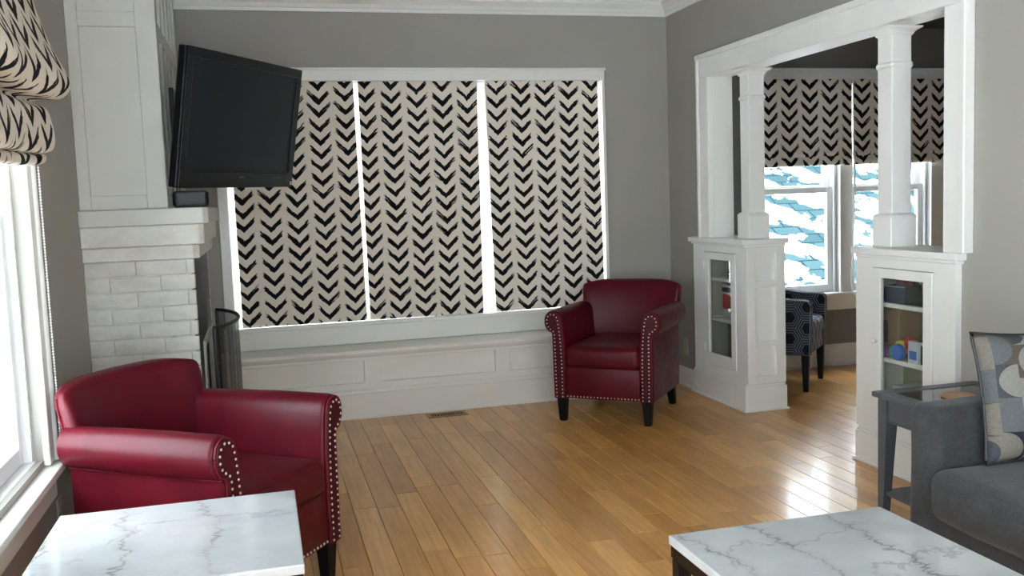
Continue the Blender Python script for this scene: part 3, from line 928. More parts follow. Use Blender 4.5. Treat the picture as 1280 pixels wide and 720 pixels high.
def flat_shade(label, xa_t, xb_t, xa_b, xb_b, zt, zb, u0, dz=0.0, seams=(1.86, 1.52, 1.17, .85), y=YB - .004, group=None):
    t = thing('roman_shade', label, 'blind', ((xa_t + xb_t) / 2, y, zt), 0, group)
    zs = []
    z = zt
    marks = sorted(set([zt - i * .05 for i in range(int((zt - zb) / .05) + 1)] + [zb] + [s + d for s in seams for d in (-.010, -.005, 0, .005, .010)]), reverse=True)
    marks = [m for m in marks if zb - 1e-6 <= m <= zt + 1e-6]
    grid = []
    n = 14
    for z in marks:
        f = (zt - z) / (zt - zb)
        a, b = xa_t + (xa_b - xa_t) * f, xb_t + (xb_b - xb_t) * f
        r = []
        for k in range(n + 1):
            s = k / n
            x = a + (b - a) * s
            off = .004 * mnoise.noise(Vector((x * 3, z * 2.5, u0))) + .0025 * math.sin(z * 17)
            for q in seams:
                e = abs(z - q)
                if e < .0101: off -= .006 * (1 - e / .0101)
            zz = z + (dz * s if z == zb else 0) + (.004 * mnoise.noise(Vector((x * 8, 0, u0))) if z == zb else 0)
            r.append((Vector((x, y + off, zz)), (u0 + x, zz)))
        grid.append(r)
    bm = bmesh.new(); sheet(bm, grid, .003)
    o = mesh_obj('cloth', bm, 'chevron_linen', t, smooth=True, auto=70)
    mesh_obj('headrail', boxes([(xa_t + .002, xb_t - .002, y + .006, y + .04, zt - .03, zt + .001)], .002), 'plain_linen', t)
    return t
flat_shade('black chevron print blind partly hidden behind the television, leftmost of three on the back window', -.148, .655, -.142, .672, 2.203, .606, .010)
flat_shade('black chevron print blind in the middle of the three on the back window', .688, 1.499, .694, 1.484, 2.203, .606, .052, -.006)
flat_shade('black chevron print blind, rightmost of three on the back window, behind the far red armchair', 1.553, 2.376, 1.578, 2.392, 2.203, .604, .017, .004)

def fold_shade(label, axis, a0, a1, path, u0, group=None, n=24, cords=None, sag=0.0, origin=None):
    """path = [(out, z)] cross-section seen from the end, out = distance from the wall face"""
    pp = spline([(p, 0, z) for p, z in path], 6)
    t = thing('roman_shade', label, 'blind', origin, 0, group)
    grid = []
    L = 0.0
    prev = pp[0]
    for q in pp:
        L += (q - prev).length; prev = q
        r = []
        for k in range(n + 1):
            s = k / n
            a = a0 + (a1 - a0) * s
            low = max(0.0, (path[0][1] - q.z) / (path[0][1] - path[-1][1]))
            w = 1 + sag * math.sin(a * 9.0 + q.z * 5) * low
            out = .02 + (q.x - .02) * w + .006 * low * mnoise.noise(Vector((a * 7, q.z * 8, u0)))
            z = q.z - .03 * sag * 6 * low * math.sin(s * PI) + .008 * low * mnoise.noise(Vector((a * 5, 3.3, q.z * 4)))
            co = Vector((a, YB - out, z)) if axis == 'x' else Vector((XL + out, a, z))
            r.append((co, (u0 + a, 2.2 - L)))
        grid.append(r)
    bm = bmesh.new(); sheet(bm, grid, .004)
    mesh_obj('cloth', bm, 'chevron_linen', t, smooth=True, auto=80)
    return t

dpath = [(.045, 2.205), (.045, 2.0), (.047, 1.80), (.050, 1.68), (.058, 1.645), (.050, 1.628), (.045, 1.632), (.050, 1.615), (.060, 1.585), (.058, 1.565), (.045, 1.56)]
d1 = fold_shade('half raised chevron print blind on the dining window nearer the far column', 'x', 3.56, 4.418, dpath, .03, origin=(3.99, YB - .03, 2.2))
d2 = fold_shade('half raised chevron print blind on the dining window behind the near column', 'x', 4.432, 5.29, dpath, .10, origin=(4.86, YB - .03, 2.2))
for d, a, b in ((d1, 3.56, 4.418), (d2, 4.432, 5.29)):
    mesh_obj('headrail', boxes([(a, b, YB - .042, YB - .022, 2.175, 2.207)], .003), 'plain_linen', d)
cd = bmesh.new()
tube(cd, spline([(4.425, 6.33, 1.64), (4.432, 6.335, 1.4), (4.425, 6.335, 1.0), (4.40, 6.33, .74), (4.40, 6.32, .60), (4.43, 6.30, .545), (4.48, 6.30, .55), (4.50, 6.32, .62), (4.47, 6.335, .95), (4.44, 6.335, 1.40), (4.436, 6.33, 1.64)], 6), .004, 6)
mesh_obj('pull_cord', cd, 'white_plastic', d2, smooth=True)

lpath = [(.034, 2.32), (.036, 2.25), (.055, 2.14), (.085, 2.02), (.122, 1.91), (.150, 1.84), (.148, 1.80), (.115, 1.772), (.050, 1.770), (.045, 1.755), (.075, 1.735), (.086, 1.69), (.090, 1.635), (.080, 1.602), (.050, 1.594), (.048, 1.588), (.062, 1.580), (.058, 1.562), (.040, 1.556)]
ls = fold_shade('gathered chevron print blind pulled up over the left wall window', 'y', 2.36, 3.46, lpath, .02, n=40, sag=.10, origin=(XL + .03, 2.94, 2.3))
mesh_obj('headrail', boxes([(XL + .022, XL + .034, 2.37, 3.45, 2.27, 2.32)], .003), 'plain_linen', ls)
chn = bmesh.new()
for k in range(105):
    z = 1.545 - k * .0098
    for dx in (0.0,):
        bmesh.ops.create_icosphere(chn, subdivisions=1, radius=.0042, matrix=Matrix.Translation((XL + .046 + dx, 3.448, z)))
tube(chn, [(XL + .046, 3.448, 1.56), (XL + .046, 3.448, .52)], .0014, 5)
mesh_obj('bead_chain', chn, 'white_plastic', ls, smooth=True)

# ================================================================== HALF-WALL CABINETS AND COLUMNS
KX0, KX1 = 2.890, 3.155
def cabinet(name, label, y0, y1, end_y, door, knob_y, hinge_y, back_to):
    """y0<y1 body; end_y = y of the free end (panelled); door=(ya,yb) outline; glass inset"""
    t = thing(name, label, 'cabinet', ((KX0 + KX1) / 2, (y0 + y1) / 2, 0))
    da, db = door
    dz0, dz1 = .238, .992
    bd = bmesh.new()
    # face frame round the door, sides, back, top and bottom boards
    f0, f1 = KX0, KX0 + .02
    box(bd, f0, f1, y0, da, .15, 1.04); box(bd, f0, f1, db, y1, .15, 1.04)
    box(bd, f0, f1, da, db, .15, dz0); box(bd, f0, f1, da, db, dz1, 1.04)
    box(bd, f1, KX1, y0, y0 + .02, .02, 1.04); box(bd, f1, KX1, y1 - .02, y1, .02, 1.04)
    mesh_obj('body', bd, 'trim_paint', t)
    ib = bmesh.new()
    box(ib, KX1 - .02, KX1, y0 + .02, y1 - .02, .02, 1.04)
    box(ib, f1, KX1 - .02, y0 + .02, y1 - .02, .22, .238); box(ib, f1, KX1 - .02, y0 + .02, y1 - .02, 1.022, 1.04)
    mesh_obj('lining', ib, 'cabinet_inside', t)
    for z in (.547, .818):
        mesh_obj('shelf', boxes([(f1 + .012, KX1 - .02, y0 + .02, y1 - .02, z - .022, z)], .003), 'trim_paint', t)
    # plinth
    pl = bmesh.new()
    box(pl, KX0 - .014, KX1 + .014, y0 - .014, y1 + .014, .0, .155, .003, 1)
    box(pl, KX0 - .008, KX1 + .008, y0 - .008, y1 + .008, .155, .168, .004, 2)
    box(pl, KX0 - .004, KX1 + .004, y0 - .004, y1 + .004, .168, .178, .003, 1)
    box(pl, KX0 - .026, KX1 + .026, y0 - .026, y1 + .026, 0, .014, .005, 2)
    mesh_obj('plinth', pl, 'trim_paint', t)
    # ledge
    lg = bmesh.new()
    box(lg, KX0 - .012, KX1 + .012, y0 - .012, y1 + .012, 1.036, 1.052, .004, 2)
    box(lg, KX0 - .028, KX1 + .028, y0 - .028, y1 + .028, 1.052, 1.085, .005, 2)
    mesh_obj('ledge', lg, 'trim_paint', t)
    # end panels (free end)
    s = -1 if end_y == y0 else 1
    fe = bmesh.new()
    ya, yb = sorted((end_y, end_y + s * .022))
    zs = [(.178, .225), (.410, .445), (.783, .824), (1.0, 1.036)]
    box(fe, KX0, KX0 + .056, ya, yb, .178, 1.036, .001, 1); box(fe, KX1 - .062, KX1, ya, yb, .178, 1.036, .001, 1)
    for p, q in zs: box(fe, KX0 + .056, KX1 - .062, ya, yb, p, q, .001, 1)
    mesh_obj('end_frame', fe, 'trim_paint', t)
    for p, q in ((.225, .410), (.445, .783), (.824, 1.0)):
        mesh_obj('panel', boxes([(KX0 + .057, KX1 - .063, min(end_y, end_y + s * .003), max(end_y, end_y + s * .003), p + .001, q - .001)]), 'trim_paint', t)
    # door
    dr = bmesh.new()
    g = .003
    ga, gb, gz0, gz1 = da + .062, db - .062, .314, .942
    x0, x1 = KX0 - .006, KX0 + .016
    box(dr, x0, x1, da + g, ga, dz0 + g, dz1 - g, .002, 1); box(dr, x0, x1, gb, db - g, dz0 + g, dz1 - g, .002, 1)
    box(dr, x0, x1, ga, gb, dz0 + g, gz0, .002, 1); box(dr, x0, x1, ga, gb, gz1, dz1 - g, .002, 1)
    d = mesh_obj('door', dr, 'trim_paint', t)
    def sub(n, bm, m, **k):
        o = mesh_obj(n, bm, m, None, **k)
        for v in o.data.vertices: v.co -= t.location
        o.parent = d
        return o
    sub('glass_pane', B(KX0 + .004, KX0 + .007, ga, gb, gz0, gz1), 'cabinet_glass')
    kb = bmesh.new(); lathe(kb, [(.005, 0), (.005, -.012), (.011, -.016), (.013, -.022), (.009, -.028), (.001, -.030)], (x0, knob_y, .63), 'x', 14)
    sub('knob', kb, 'white_plastic', smooth=True)
    for z in (.34, .90):
        hb = bmesh.new(); lathe(hb, [(.0045, -.022), (.0045, .022)], (x0 - .001, hinge_y, z), 'z', 8)
        sub('hinge', hb, 'trim_paint', smooth=True, auto=40)
    return t
c1 = cabinet('half_wall_cabinet', 'white half-wall display cabinet with panelled end under the far column', 5.245, 5.96, 5.245, (5.362, 5.795), 5.405, 5.793, None)
c2 = cabinet('half_wall_cabinet', 'white half-wall cabinet holding toys under the near column, beside the grey side table', 3.415, 4.098, 4.098, (3.556, 3.985), 3.945, 3.558, None)

def column(label, cx, cy):
    t = thing('column', label, 'column', (cx, cy, 1.085), 0, 'square columns in the wide opening')
    def sq(bm, h, z0, z1, bev=.003): box(bm, cx - h, cx + h, cy - h, cy + h, z0, z1, bev, 1)
    pb = bmesh.new(); sq(pb, .073, 1.085, 1.232, .004)
    loft(pb, [[Vector((cx + a * h, cy + b * h, z)) for a, b in ((-1, -1), (1, -1), (1, 1), (-1, 1))] for h, z in ((.073, 1.229), (.070, 1.240), (.058, 1.250))])
    mesh_obj('pedestal', pb, 'trim_paint', t)
    sh = bmesh.new(); sq(sh, .0545, 1.24, 2.11, .003)
    mesh_obj('shaft', sh, 'trim_paint', t)
    rg = bmesh.new(); sq(rg, .064, 1.945, 1.976, .010)
    mesh_obj('neck_ring', rg, 'trim_paint', t)
    cp = bmesh.new()
    loft(cp, [[Vector((cx + a * h, cy + b * h, z)) for a, b in ((-1, -1), (1, -1), (1, 1), (-1, 1))] for h, z in ((.054, 2.098), (.060, 2.103), (.064, 2.112), (.074, 2.122), (.090, 2.130), (.092, 2.1375))])
    mesh_obj('capital', cp, 'trim_paint', t)
    return t
column('white square wooden column farther from the camera, standing on the panelled cabinet end', 3.015, 5.357)
column('white square wooden column nearer the camera, standing on the toy cabinet', 3.015, 3.99)

# ================================================================== RED ARMCHAIRS
def copy_tree(root, loc, rotz, label):
    def cp(o, parent):
        c = o.copy(); COL.objects.link(c); c.parent = parent
        for chd in o.children: cp(chd, c)
        return c
    r = cp(root, None)
    r.location = loc; r.rotation_euler = (0, 0, rotz); r['label'] = label
    return r

def make_armchair(label, loc, rotz):
    t = thing('armchair', label, 'armchair', loc, rotz, 'red leather armchairs')
    K = dict(world=False)
    SX = .94
    base_prof = [(.335, .150), (.338, .30), (.339, .44), (.340, .535), (.346, .556), (.368, .566), (.388, .600), (.392, .635), (.378, .672), (.345, .692), (.306, .686), (.280, .660), (.268, .610), (.260, .540), (.254, .46), (.250, .32), (.250, .150)]
    prof = [(p.x * SX, p.z) for p in spline([(a, 0, b) for a, b in base_prof], 3)]
    cxm = .308 * SX
    def shrink(d):
        out = []
        n = len(prof)
        for i, (x, z) in enumerate(prof):
            p, q = prof[max(i - 1, 0)], prof[min(i + 1, n - 1)]
            tx, tz = q[0] - p[0], q[1] - p[1]; l = math.hypot(tx, tz) or 1
            nx, nz = -tz / l, tx / l            # inward for this winding
            out.append((x + nx * d, z + nz * d if z > .16 else z))
        return out
    # is the normal inward?  the outer side moves in -x
    if shrink(.01)[3][0] > prof[3][0]: sgn = -1
    else: sgn = 1
    for s in (-1, 1):
        am = bmesh.new()
        rings = []
        for y, d in ((-.348, .012), (-.354 + .008, .006), (-.342, .001), (-.33, -.001), (-.15, -.004), (.05, -.003), (.20, .0), (.27, .002)):
            rings.append([Vector((s * x, y, z)) for x, z in shrink(sgn * d)])
        loft(am, rings)
        arm = mesh_obj('arm', am, 'red_leather', t, smooth=True, auto=60, **K)
        fp_ = bmesh.new()
        rings = [[Vector((s * x, y, z)) for x, z in shrink(sgn * d)] for y, d in ((-.345, .010), (-.357, .010), (-.361, .014), (-.361, .020))]
        loft(fp_, rings)
        pn = mesh_obj('front_panel', fp_, 'dark_red_leather', None, smooth=True, auto=50); pn.parent = arm
        pp = bmesh.new()
        path = [Vector((s * x, -.354, z)) for x, z in shrink(sgn * .007)]
        tube(pp, path, .0045, 6)
        path = [Vector((s * .341 * SX, -.345 + k * .615 / 10, .551)) for k in range(11)]
        tube(pp, path, .0045, 6)
        q = mesh_obj('piping', pp, 'piping_leather', None, smooth=True); q.parent = arm
        nh = bmesh.new()
        inn = shrink(sgn * .021)
        acc, last = 0.0, inn[0]
        want = .012
        for p in inn[1:]:
            seg = math.hypot(p[0] - last[0], p[1] - last[1])
            while want <= acc + seg:
                f = (want - acc) / seg
                x, z = last[0] + (p[0] - last[0]) * f, last[1] + (p[1] - last[1]) * f
                if z > .158: bmesh.ops.create_icosphere(nh, subdivisions=1, radius=.0053, matrix=Matrix.Translation((s * x, -.362, z)) @ Matrix.Diagonal((1, .6, 1, 1)))
                want += .0225
            acc += seg; last = p
        q = mesh_obj('nailhead_trim', nh, 'brass_nail', None, smooth=True); q.parent = arm; q['kind'] = 'stuff'
    # seat base with a nail row along the bottom
    sbm = bmesh.new(); box(sbm, -.252 * SX, .252 * SX, -.350, .33, .150, .345, .008, 2)
    base = mesh_obj('seat_base', sbm, 'red_leather_seat', t, smooth=True, auto=50, **K)
    nh = bmesh.new()
    n = 22
    for k in range(n):
        x = -.243 * SX + k * .486 * SX / (n - 1)
        bmesh.ops.create_icosphere(nh, subdivisions=1, radius=.0053, matrix=Matrix.Translation((x, -.351, .163)) @ Matrix.Diagonal((1, .6, 1, 1)))
    q = mesh_obj('nailhead_trim', nh, 'brass_nail', None, smooth=True); q.parent = base; q['kind'] = 'stuff'
    cu = bmesh.new(); cushion(cu, (0, -.045, .408), (.250 * SX, .318, .067), .034, (.004, .012, .026), 12, .003, 1.0)
    mesh_obj('seat_cushion', cu, 'red_leather_seat', t, smooth=True, **K)
    # backrest: closed rings in plan stacked upwards, flaring and leaning back, wrapping forward at the ends
    bk = bmesh.new()
    rings = []
    M_ = 44
    lev = [(.150, .318, .075, 0), (.28, .322, .085, 0), (.40, .326, .105, 0), (.50, .330, .125, 0), (.60, .335, .130, 0), (.69, .343, .125, 0), (.75, .350, .115, 0), (.785, .353, .102, 0), (.805, .352, .088, 0), (.818, .347, .064, 0), (.826, .338, .036, 0), (.829, .322, .010, 0)]
    for z, w, th_, _ in lev:
        w *= SX + .01
        r = []
        for k in range(M_):
            a = 2 * PI * k / M_
            ca, sa = math.cos(a), math.sin(a)
            e = .42
            x = w * math.copysign(abs(ca) ** e, ca)
            o_ = th_ * .5 * math.copysign(abs(sa) ** .62, sa)
            f = x / w
            lean = .275 + .15 * max(0, z - .2) ** 1.1
            wrap = .085 * abs(f) ** 2.6 * min(1, max(0, (z - .25) / .25))
            bulge = -.012 * (1 - f * f) * (1 if sa < 0 else 0) * min(1, max(0, (z - .45) / .1))
            zz = z - .022 * abs(f) ** 5 * max(0, (z - .55) / .28)
            r.append(Vector((x, lean - wrap + o_ + bulge, zz)))
        rings.append(r)
    loft(bk, rings)
    bko = mesh_obj('backrest', bk, 'red_leather', t, smooth=True, auto=80, **K)
    # piping up the back edges
    for s in (-1, 1):
        pp = bmesh.new()
        pts = []
        for z, w, th_, _ in lev[1:9]:
            w *= SX + .01
            lean = .275 + .15 * max(0, z - .2) ** 1.1
            wrap = .085 * min(1, max(0, (z - .25) / .25))
            pts.append((s * (w - .001), lean - wrap + th_ * .18, z - .022 * max(0, (z - .55) / .28)))
        tube(pp, spline(pts, 4), .0045, 6)
        q = mesh_obj('piping', pp, 'piping_leather', None, smooth=True); q.parent = bko
    for x, y, lean in ((-.29, -.315, 0), (.29, -.315, 0), (-.27, .27, .05), (.27, .27, .05)):
        lg = bmesh.new(); x *= SX
        loft(lg, [[Vector((x + a * h, y + b * h + dy, z)) for a, b in ((-1, -1), (1, -1), (1, 1), (-1, 1))] for h, z, dy in ((.019, 0.0, lean), (.021, .01, lean), (.030, .152, 0))])
        bmesh.ops.bevel(lg, geom=list(lg.edges), offset=.003, segments=1, affect='EDGES')
        mesh_obj('leg', lg, 'black_wood', t, **K)
    return t
chA = make_armchair('red leather armchair with brass nailhead trim in the far corner by the back window', (2.178, 5.58, 0), math.radians(-39.5))
chB = copy_tree(chA, (-.245, 3.43, 0), math.radians(54), 'red leather armchair with brass nailhead trim by the left window, behind the marble table')

# ================================================================== MARBLE TABLES
def marble_table(label, corner, w, l, z, rot=0.0):
    """corner = far-left corner; table extends +x by w and -y by l"""
    t = thing('marble_table', label, 'table', (corner[0] + w / 2, corner[1] - l / 2, 0), rot, 'marble topped tables')
    K = dict(world=False)
    hw, hl = w / 2, l / 2
    tp = bmesh.new(); box(tp, -hw, hw, -hl, hl, z - .026, z, .004, 2)
    mesh_obj('top', tp, 'white_marble', t, **K)
    ap = bmesh.new()
    for b in ((-hw + .004, hw - .004, -hl + .004, -hl + .03), (-hw + .004, hw - .004, hl - .03, hl - .004), (-hw + .004, -hw + .03, -hl + .03, hl - .03), (hw - .03, hw - .004, -hl + .03, hl - .03)):
        box(ap, *b, z - .062, z - .026, .002, 1)
    ap.verts.ensure_lookup_table()
    mesh_obj('frame', ap, 'black_wood', t, **K)
    for sx in (-1, 1):
        for sy in (-1, 1):
            lg = bmesh.new(); a, b = sorted((sx * (hw - .006), sx * (hw - .046))); c, d = sorted((sy * (hl - .006), sy * (hl - .046)))
            box(lg, a, b, c, d, 0, z - .062, .003, 1)
            mesh_obj('leg', lg, 'black_wood', t, **K)
    return t
marble_table('white marble topped table in front of the near red armchair', (-.606, 2.905), .664, .632, .52)
marble_table('white marble topped table with black frame in front of the grey sofa', (1.023, 2.295), .664, 1.10, .46)

# ================================================================== SOFA AND CUSHION
so = thing('sofa', 'charcoal grey upholstered sofa with a rounded arm against the right wall', 'sofa', (2.52, 1.75, 0))
sm = dict(smooth=True)
bm = bmesh.new(); cushion(bm, (2.51, 1.755, .16), (.345, 1.0, .10), .02)
mesh_obj('base', bm, 'grey_upholstery', so, **sm)
for y in (2.70, .80):
    bm = bmesh.new(); cushion(bm, (2.515, y, .345), (.365, .082, .285), .045, (.004, .006, .006), 8, .003, y)
    mesh_obj('arm', bm, 'grey_upholstery', so, **sm)
for y in (2.185, 1.315):
    bm = bmesh.new(); cushion(bm, (2.405, y, .350), (.305, .433, .088), .05, (.012, .004, .014), 10, .004, y)
    mesh_obj('seat_cushion', bm, 'grey_upholstery', so, **sm)
bm = bmesh.new(); cushion(bm, (2.79, 1.75, .47), (.095, .87, .36), .05, (.01, 0, .01), 8, .003)
mesh_obj('back', bm, 'grey_upholstery', so, **sm)
for x in (2.20, 2.82):
    for y in (.80, 2.70):
        mesh_obj('foot', boxes([(x - .025, x + .025, y - .025, y + .025, 0, .07)], .004), 'black_wood', so)

pil = thing('throw_pillow', 'patchwork print cushion in grey, taupe and navy leaning in the sofa corner', 'cushion', (2.49, 2.495, .452))
pil.rotation_mode = 'QUATERNION'
pil.rotation_quaternion = (Matrix.Rotation(math.radians(-12), 3, 'Z') @ Matrix.Rotation(math.radians(-14), 3, 'X')).to_quaternion()
def pillow(w, d, n=26):
    bm = bmesh.new()
    V = {}
    for s in (-1, 1):
        for i in range(n + 1):
            for j in range(n + 1):
                a, b = -1 + 2 * i / n, -1 + 2 * j / n
                edge = i in (0, n) or j in (0, n)
                if edge and s == 1: V[s, i, j] = V[-1, i, j]; continue
                g = (max(0, 1 - a ** 4) * max(0, 1 - b ** 4)) ** .55
                # concave sides, pointed corners
                px_ = a * w * (1 - .075 * (1 - b * b) * abs(a) ** 3)
                pz_ = b * w * (1 - .075 * (1 - a * a) * abs(b) ** 3)
                wr = .006 * mnoise.noise(Vector((a * 3, b * 3, s * 2.0)))
                V[s, i, j] = bm.verts.new((px_, s * (d * g + wr * g), pz_ + w))
    for s in (-1, 1):
        for i in range(n):
            for j in range(n):
                q = [V[s, i, j], V[s, i + 1, j], V[s, i + 1, j + 1], V[s, i, j + 1]]
                bm.faces.new(q)
    rim = [V[-1, i, 0].co.copy() for i in range(n)] + [V[-1, n, j].co.copy() for j in range(n)] + [V[-1, i, n].co.copy() for i in range(n, 0, -1)] + [V[-1, 0, j].co.copy() for j in range(n, 0, -1)]
    return bm, rim
bm, rim = pillow(.22, .075)
mesh_obj('cover', bm, 'patchwork_print', pil, smooth=True, world=False, uv=lambda c, f: (c.x + .31, c.z + .02))
bm = bmesh.new(); tube(bm, rim, .0055, 6, True)
mesh_obj('piping', bm, 'dark_print', pil, smooth=True, world=False)

# ================================================================== SIDE TABLE
st = thing('side_table', 'grey painted side table with tapered legs between the sofa arm and the toy cabinet', 'table', (2.62, 3.04, 0))
sx0, sx1, sy0, sy1, sz = 2.365, 2.865, 2.80, 3.272, .555
tp = bmesh.new()
box(tp, sx0, sx1, sy0, sy0 + .06, sz - .022, sz, .004, 2); box(tp, sx0, sx1, sy1 - .06, sy1, sz - .022, sz, .004, 2)
box(tp, sx0, sx0 + .06, sy0 + .06, sy1 - .06, sz - .022, sz, .003, 2); box(tp, sx1 - .06, sx1, sy0 + .06, sy1 - .06, sz - .022, sz, .003, 2)
mesh_obj('top_frame', tp, 'grey_paint', st)
plain('smoked_glass', srgb(62, 66, 70), 0.06, 0.02)
mesh_obj('glass_insert', boxes([(sx0 + .058, sx1 - .058, sy0 + .058, sy1 - .058, sz - .012, sz - .003)]), 'smoked_glass', st)
ap = bmesh.new()
box(ap, sx0 + .03, sx1 - .03, sy0 + .03, sy1 - .03, sz - .115, sz - .022, .003, 1)
mesh_obj('apron', ap, 'grey_paint', st)
mesh_obj('bead', boxes([(sx0 + .026, sx1 - .026, sy0 + .026, sy1 - .026, sz - .121, sz - .110)], .003), 'grey_paint', st)
for sx, x in ((1, sx0 + .018), (-1, sx1 - .018)):
    for sy, y in ((1, sy0 + .018), (-1, sy1 - .018)):
        lg = bmesh.new()
        def rg(w, z, off=0): 
            a, b = sorted((x, x + sx * w)); c, d = sorted((y, y + sy * w))
            return [Vector((a, c, z)), Vector((b, c, z)), Vector((b, d, z)), Vector((a, d, z))]
        loft(lg, [rg(.030, 0), rg(.052, sz - .13), rg(.052, sz - .022)])
        mesh_obj('leg', lg, 'grey_paint', st)
mesh_obj('lower_shelf', boxes([(sx0 + .03, sx1 - .03, sy0 + .03, sy1 - .03, .13, .148)], .003), 'grey_paint', st)
tr = thing('coaster', 'round tan wooden coaster lying on the grey side table', 'coaster', (2.60, 3.05, sz - .003))
bm = bmesh.new(); lathe(bm, [(.062, .0), (.066, .003), (.066, .007), (.060, .010), (.052, .0075), (.001, .0075)], (2.60, 3.05, sz - .003), 'z', 32)
mesh_obj('disc', bm, 'tan_wood', tr, smooth=True, auto=40)

# ================================================================== PATTERNED DINING CHAIR
dc = thing('dining_armchair', 'navy and grey hexagon patterned armchair on black legs by the dining window', 'armchair', (3.565, 5.965, 0), math.radians(46))
dc.scale = (.92, .92, .95)
K = dict(world=False)
def uv_arm(c, f): return (c.y, c.z) if abs(f.normal.x) > .5 else ((c.x, c.z) if abs(f.normal.y) > .5 else (c.x, c.y))
for s in (-1, 1):
    bm = bmesh.new()
    prof = [(-.275, .265), (-.285, .60), (-.275, .645), (-.245, .662), (-.10, .668), (.12, .70), (.19, .72), (.19, .265)]
    pr_ = [(p.y, p.z) for p in spline([(0, a, b) for a, b in prof], 4)] 
    x0, x1 = sorted((s * .245, s * .310))
    rings = [[Vector((x, yy, zz)) for yy, zz in pr_] for x in (x0, x1)]
    loft(bm, rings)
    bmesh.ops.bevel(bm, geom=[e for e in bm.edges if abs(e.verts[0].co.x - e.verts[1].co.x) < 1e-6], offset=.012, segments=2, affect='EDGES')
    a_ = mesh_obj('arm', bm, 'hexagon_fabric', dc, smooth=True, auto=40, uv=uv_arm, **K)
    pp = bmesh.new()
    for x in (x0 + .002, x1 - .002): tube(pp, [Vector((x, yy - .002, zz)) for yy, zz in pr_[:24]], .0045, 6)
    q = mesh_obj('piping', pp, 'pale_bin', None, smooth=True); q.parent = a_
bm = bmesh.new(); cushion(bm, (0, .195, .50), (.312, .055, .255), .035, (0, .01, .01), 8)
mesh_obj('backrest', bm, 'hexagon_fabric', dc, smooth=True, uv=uv_arm, **K)
bm = bmesh.new(); cushion(bm, (0, -.06, .445), (.242, .22, .065), .035, (0, .006, .016), 8)
mesh_obj('seat_cushion', bm, 'dash_fabric', dc, smooth=True, uv=uv_arm, **K)
bm = bmesh.new(); box(bm, -.25, .25, -.27, .20, .265, .385, .01, 2)
mesh_obj('seat_base', bm, 'dash_fabric', dc, smooth=True, auto=40, uv=uv_arm, **K)
for x, y in ((-.275, -.245), (.275, -.245), (-.265, .19), (.265, .19)):
    lg = bmesh.new()
    loft(lg, [[Vector((x + a * h, y + b * h, z)) for a, b in ((-1, -1), (1, -1), (1, 1), (-1, 1))] for h, z in ((.017, 0), (.028, .268))])
    mesh_obj('leg', lg, 'black_wood', dc, **K)

# ================================================================== SMALL FITTINGS
def outlet(label, axis, p, sgn):
    t = thing('wall_outlet', label, 'outlet', p)
    x, y, z = p
    def bx(d0, d1, a, b, c, d, bev):
        q0, q1 = sorted((x + sgn * d0, x + sgn * d1))
        return boxes([(q0, q1, y + a, y + b, z + c, z + d)], bev)
    mesh_obj('cover_plate', bx(0, .006, -.036, .036, -.058, .058, .002), 'beige_plastic', t)
    for dz in (-.022, .022):
        mesh_obj('socket', bx(.005, .008, -.016, .016, dz - .014, dz + .014, .002), 'beige_plastic', t)
outlet('beige wall outlet on the right wall beside the display cabinet', 'x', (XR, 6.17, .285), -1)
outlet('wall outlet low on the left wall behind the marble table', 'x', (XL, 3.56, .335), 1)

vt = thing('floor_register', 'slotted floor heating register let into the planks by the window seat', 'vent', (1.115, 5.965, 0))
fr = bmesh.new()
x0, x1, y0, y1 = .985, 1.245, 5.905, 6.025
box(fr, x0, x1, y0, y0 + .02, 0, .005, .001, 1); box(fr, x0, x1, y1 - .02, y1, 0, .005, .001, 1)
box(fr, x0, x0 + .02, y0 + .02, y1 - .02, 0, .005, .001, 1); box(fr, x1 - .02, x1, y0 + .02, y1 - .02, 0, .005, .001, 1)
mesh_obj('frame', fr, 'register_metal', vt)
mesh_obj('duct', boxes([(x0 + .02, x1 - .02, y0 + .02, y1 - .02, .0002, .001)]), 'soot', vt)
for k in range(13):
    x = x0 + .024 + k * .0172
    mesh_obj('slat', boxes([(x, x + .006, y0 + .02, y1 - .02, .001, .0045)]), 'register_metal', vt)

# ================================================================== THINGS IN THE CABINETS
bk = thing('picture_book', 'white picture book with red cover art standing in the far display cabinet', 'book', (3.01, 5.70, .547))
mesh_obj('cover', boxes([(3.00, 3.018, 5.62, 5.78, .547, .765)], .002), 'pale_box', bk)
mesh_obj('cover_art', boxes([(2.998, 3.0005, 5.64, 5.75, .60, .70)], .0), 'toy_red', bk)
mesh_obj('title_band', boxes([(2.998, 3.0005, 5.63, 5.77, .715, .745)], .0), 'dark_print', bk)

zS = .818
bn = thing('storage_bin', 'dark see-through plastic bin on the top shelf of the toy cabinet', 'bin', (3.02, 3.71, zS))
def bin_mesh(x0, x1, y0, y1, z0, z1, w=.004):
    return boxes([(x0, x1, y0, y1, z0, z0 + w), (x0, x0 + w, y0, y1, z0 + w, z1), (x1 - w, x1, y0, y1, z0 + w, z1), (x0 + w, x1 - w, y0, y0 + w, z0 + w, z1), (x0 + w, x1 - w, y1 - w, y1, z0 + w, z1)])
mesh_obj('tub', bin_mesh(2.94, 3.11, 3.630, 3.810, zS, zS + .085), 'clear_bin', bn)
mesh_obj('rim', boxes([(2.936, 2.944, 3.626, 3.814, zS + .083, zS + .089)], .002), 'smoke_plastic', bn)
b2 = thing('storage_bin', 'navy blue plastic bin on the top shelf of the toy cabinet', 'bin', (3.02, 3.905, zS))
mesh_obj('tub', bin_mesh(2.94, 3.11, 3.815, 3.995, zS, zS + .080, .005), 'navy_plastic', b2)
mesh_obj('rim', boxes([(2.936, 2.944, 3.811, 3.999, zS + .078, zS + .085)], .002), 'pale_bin', b2)
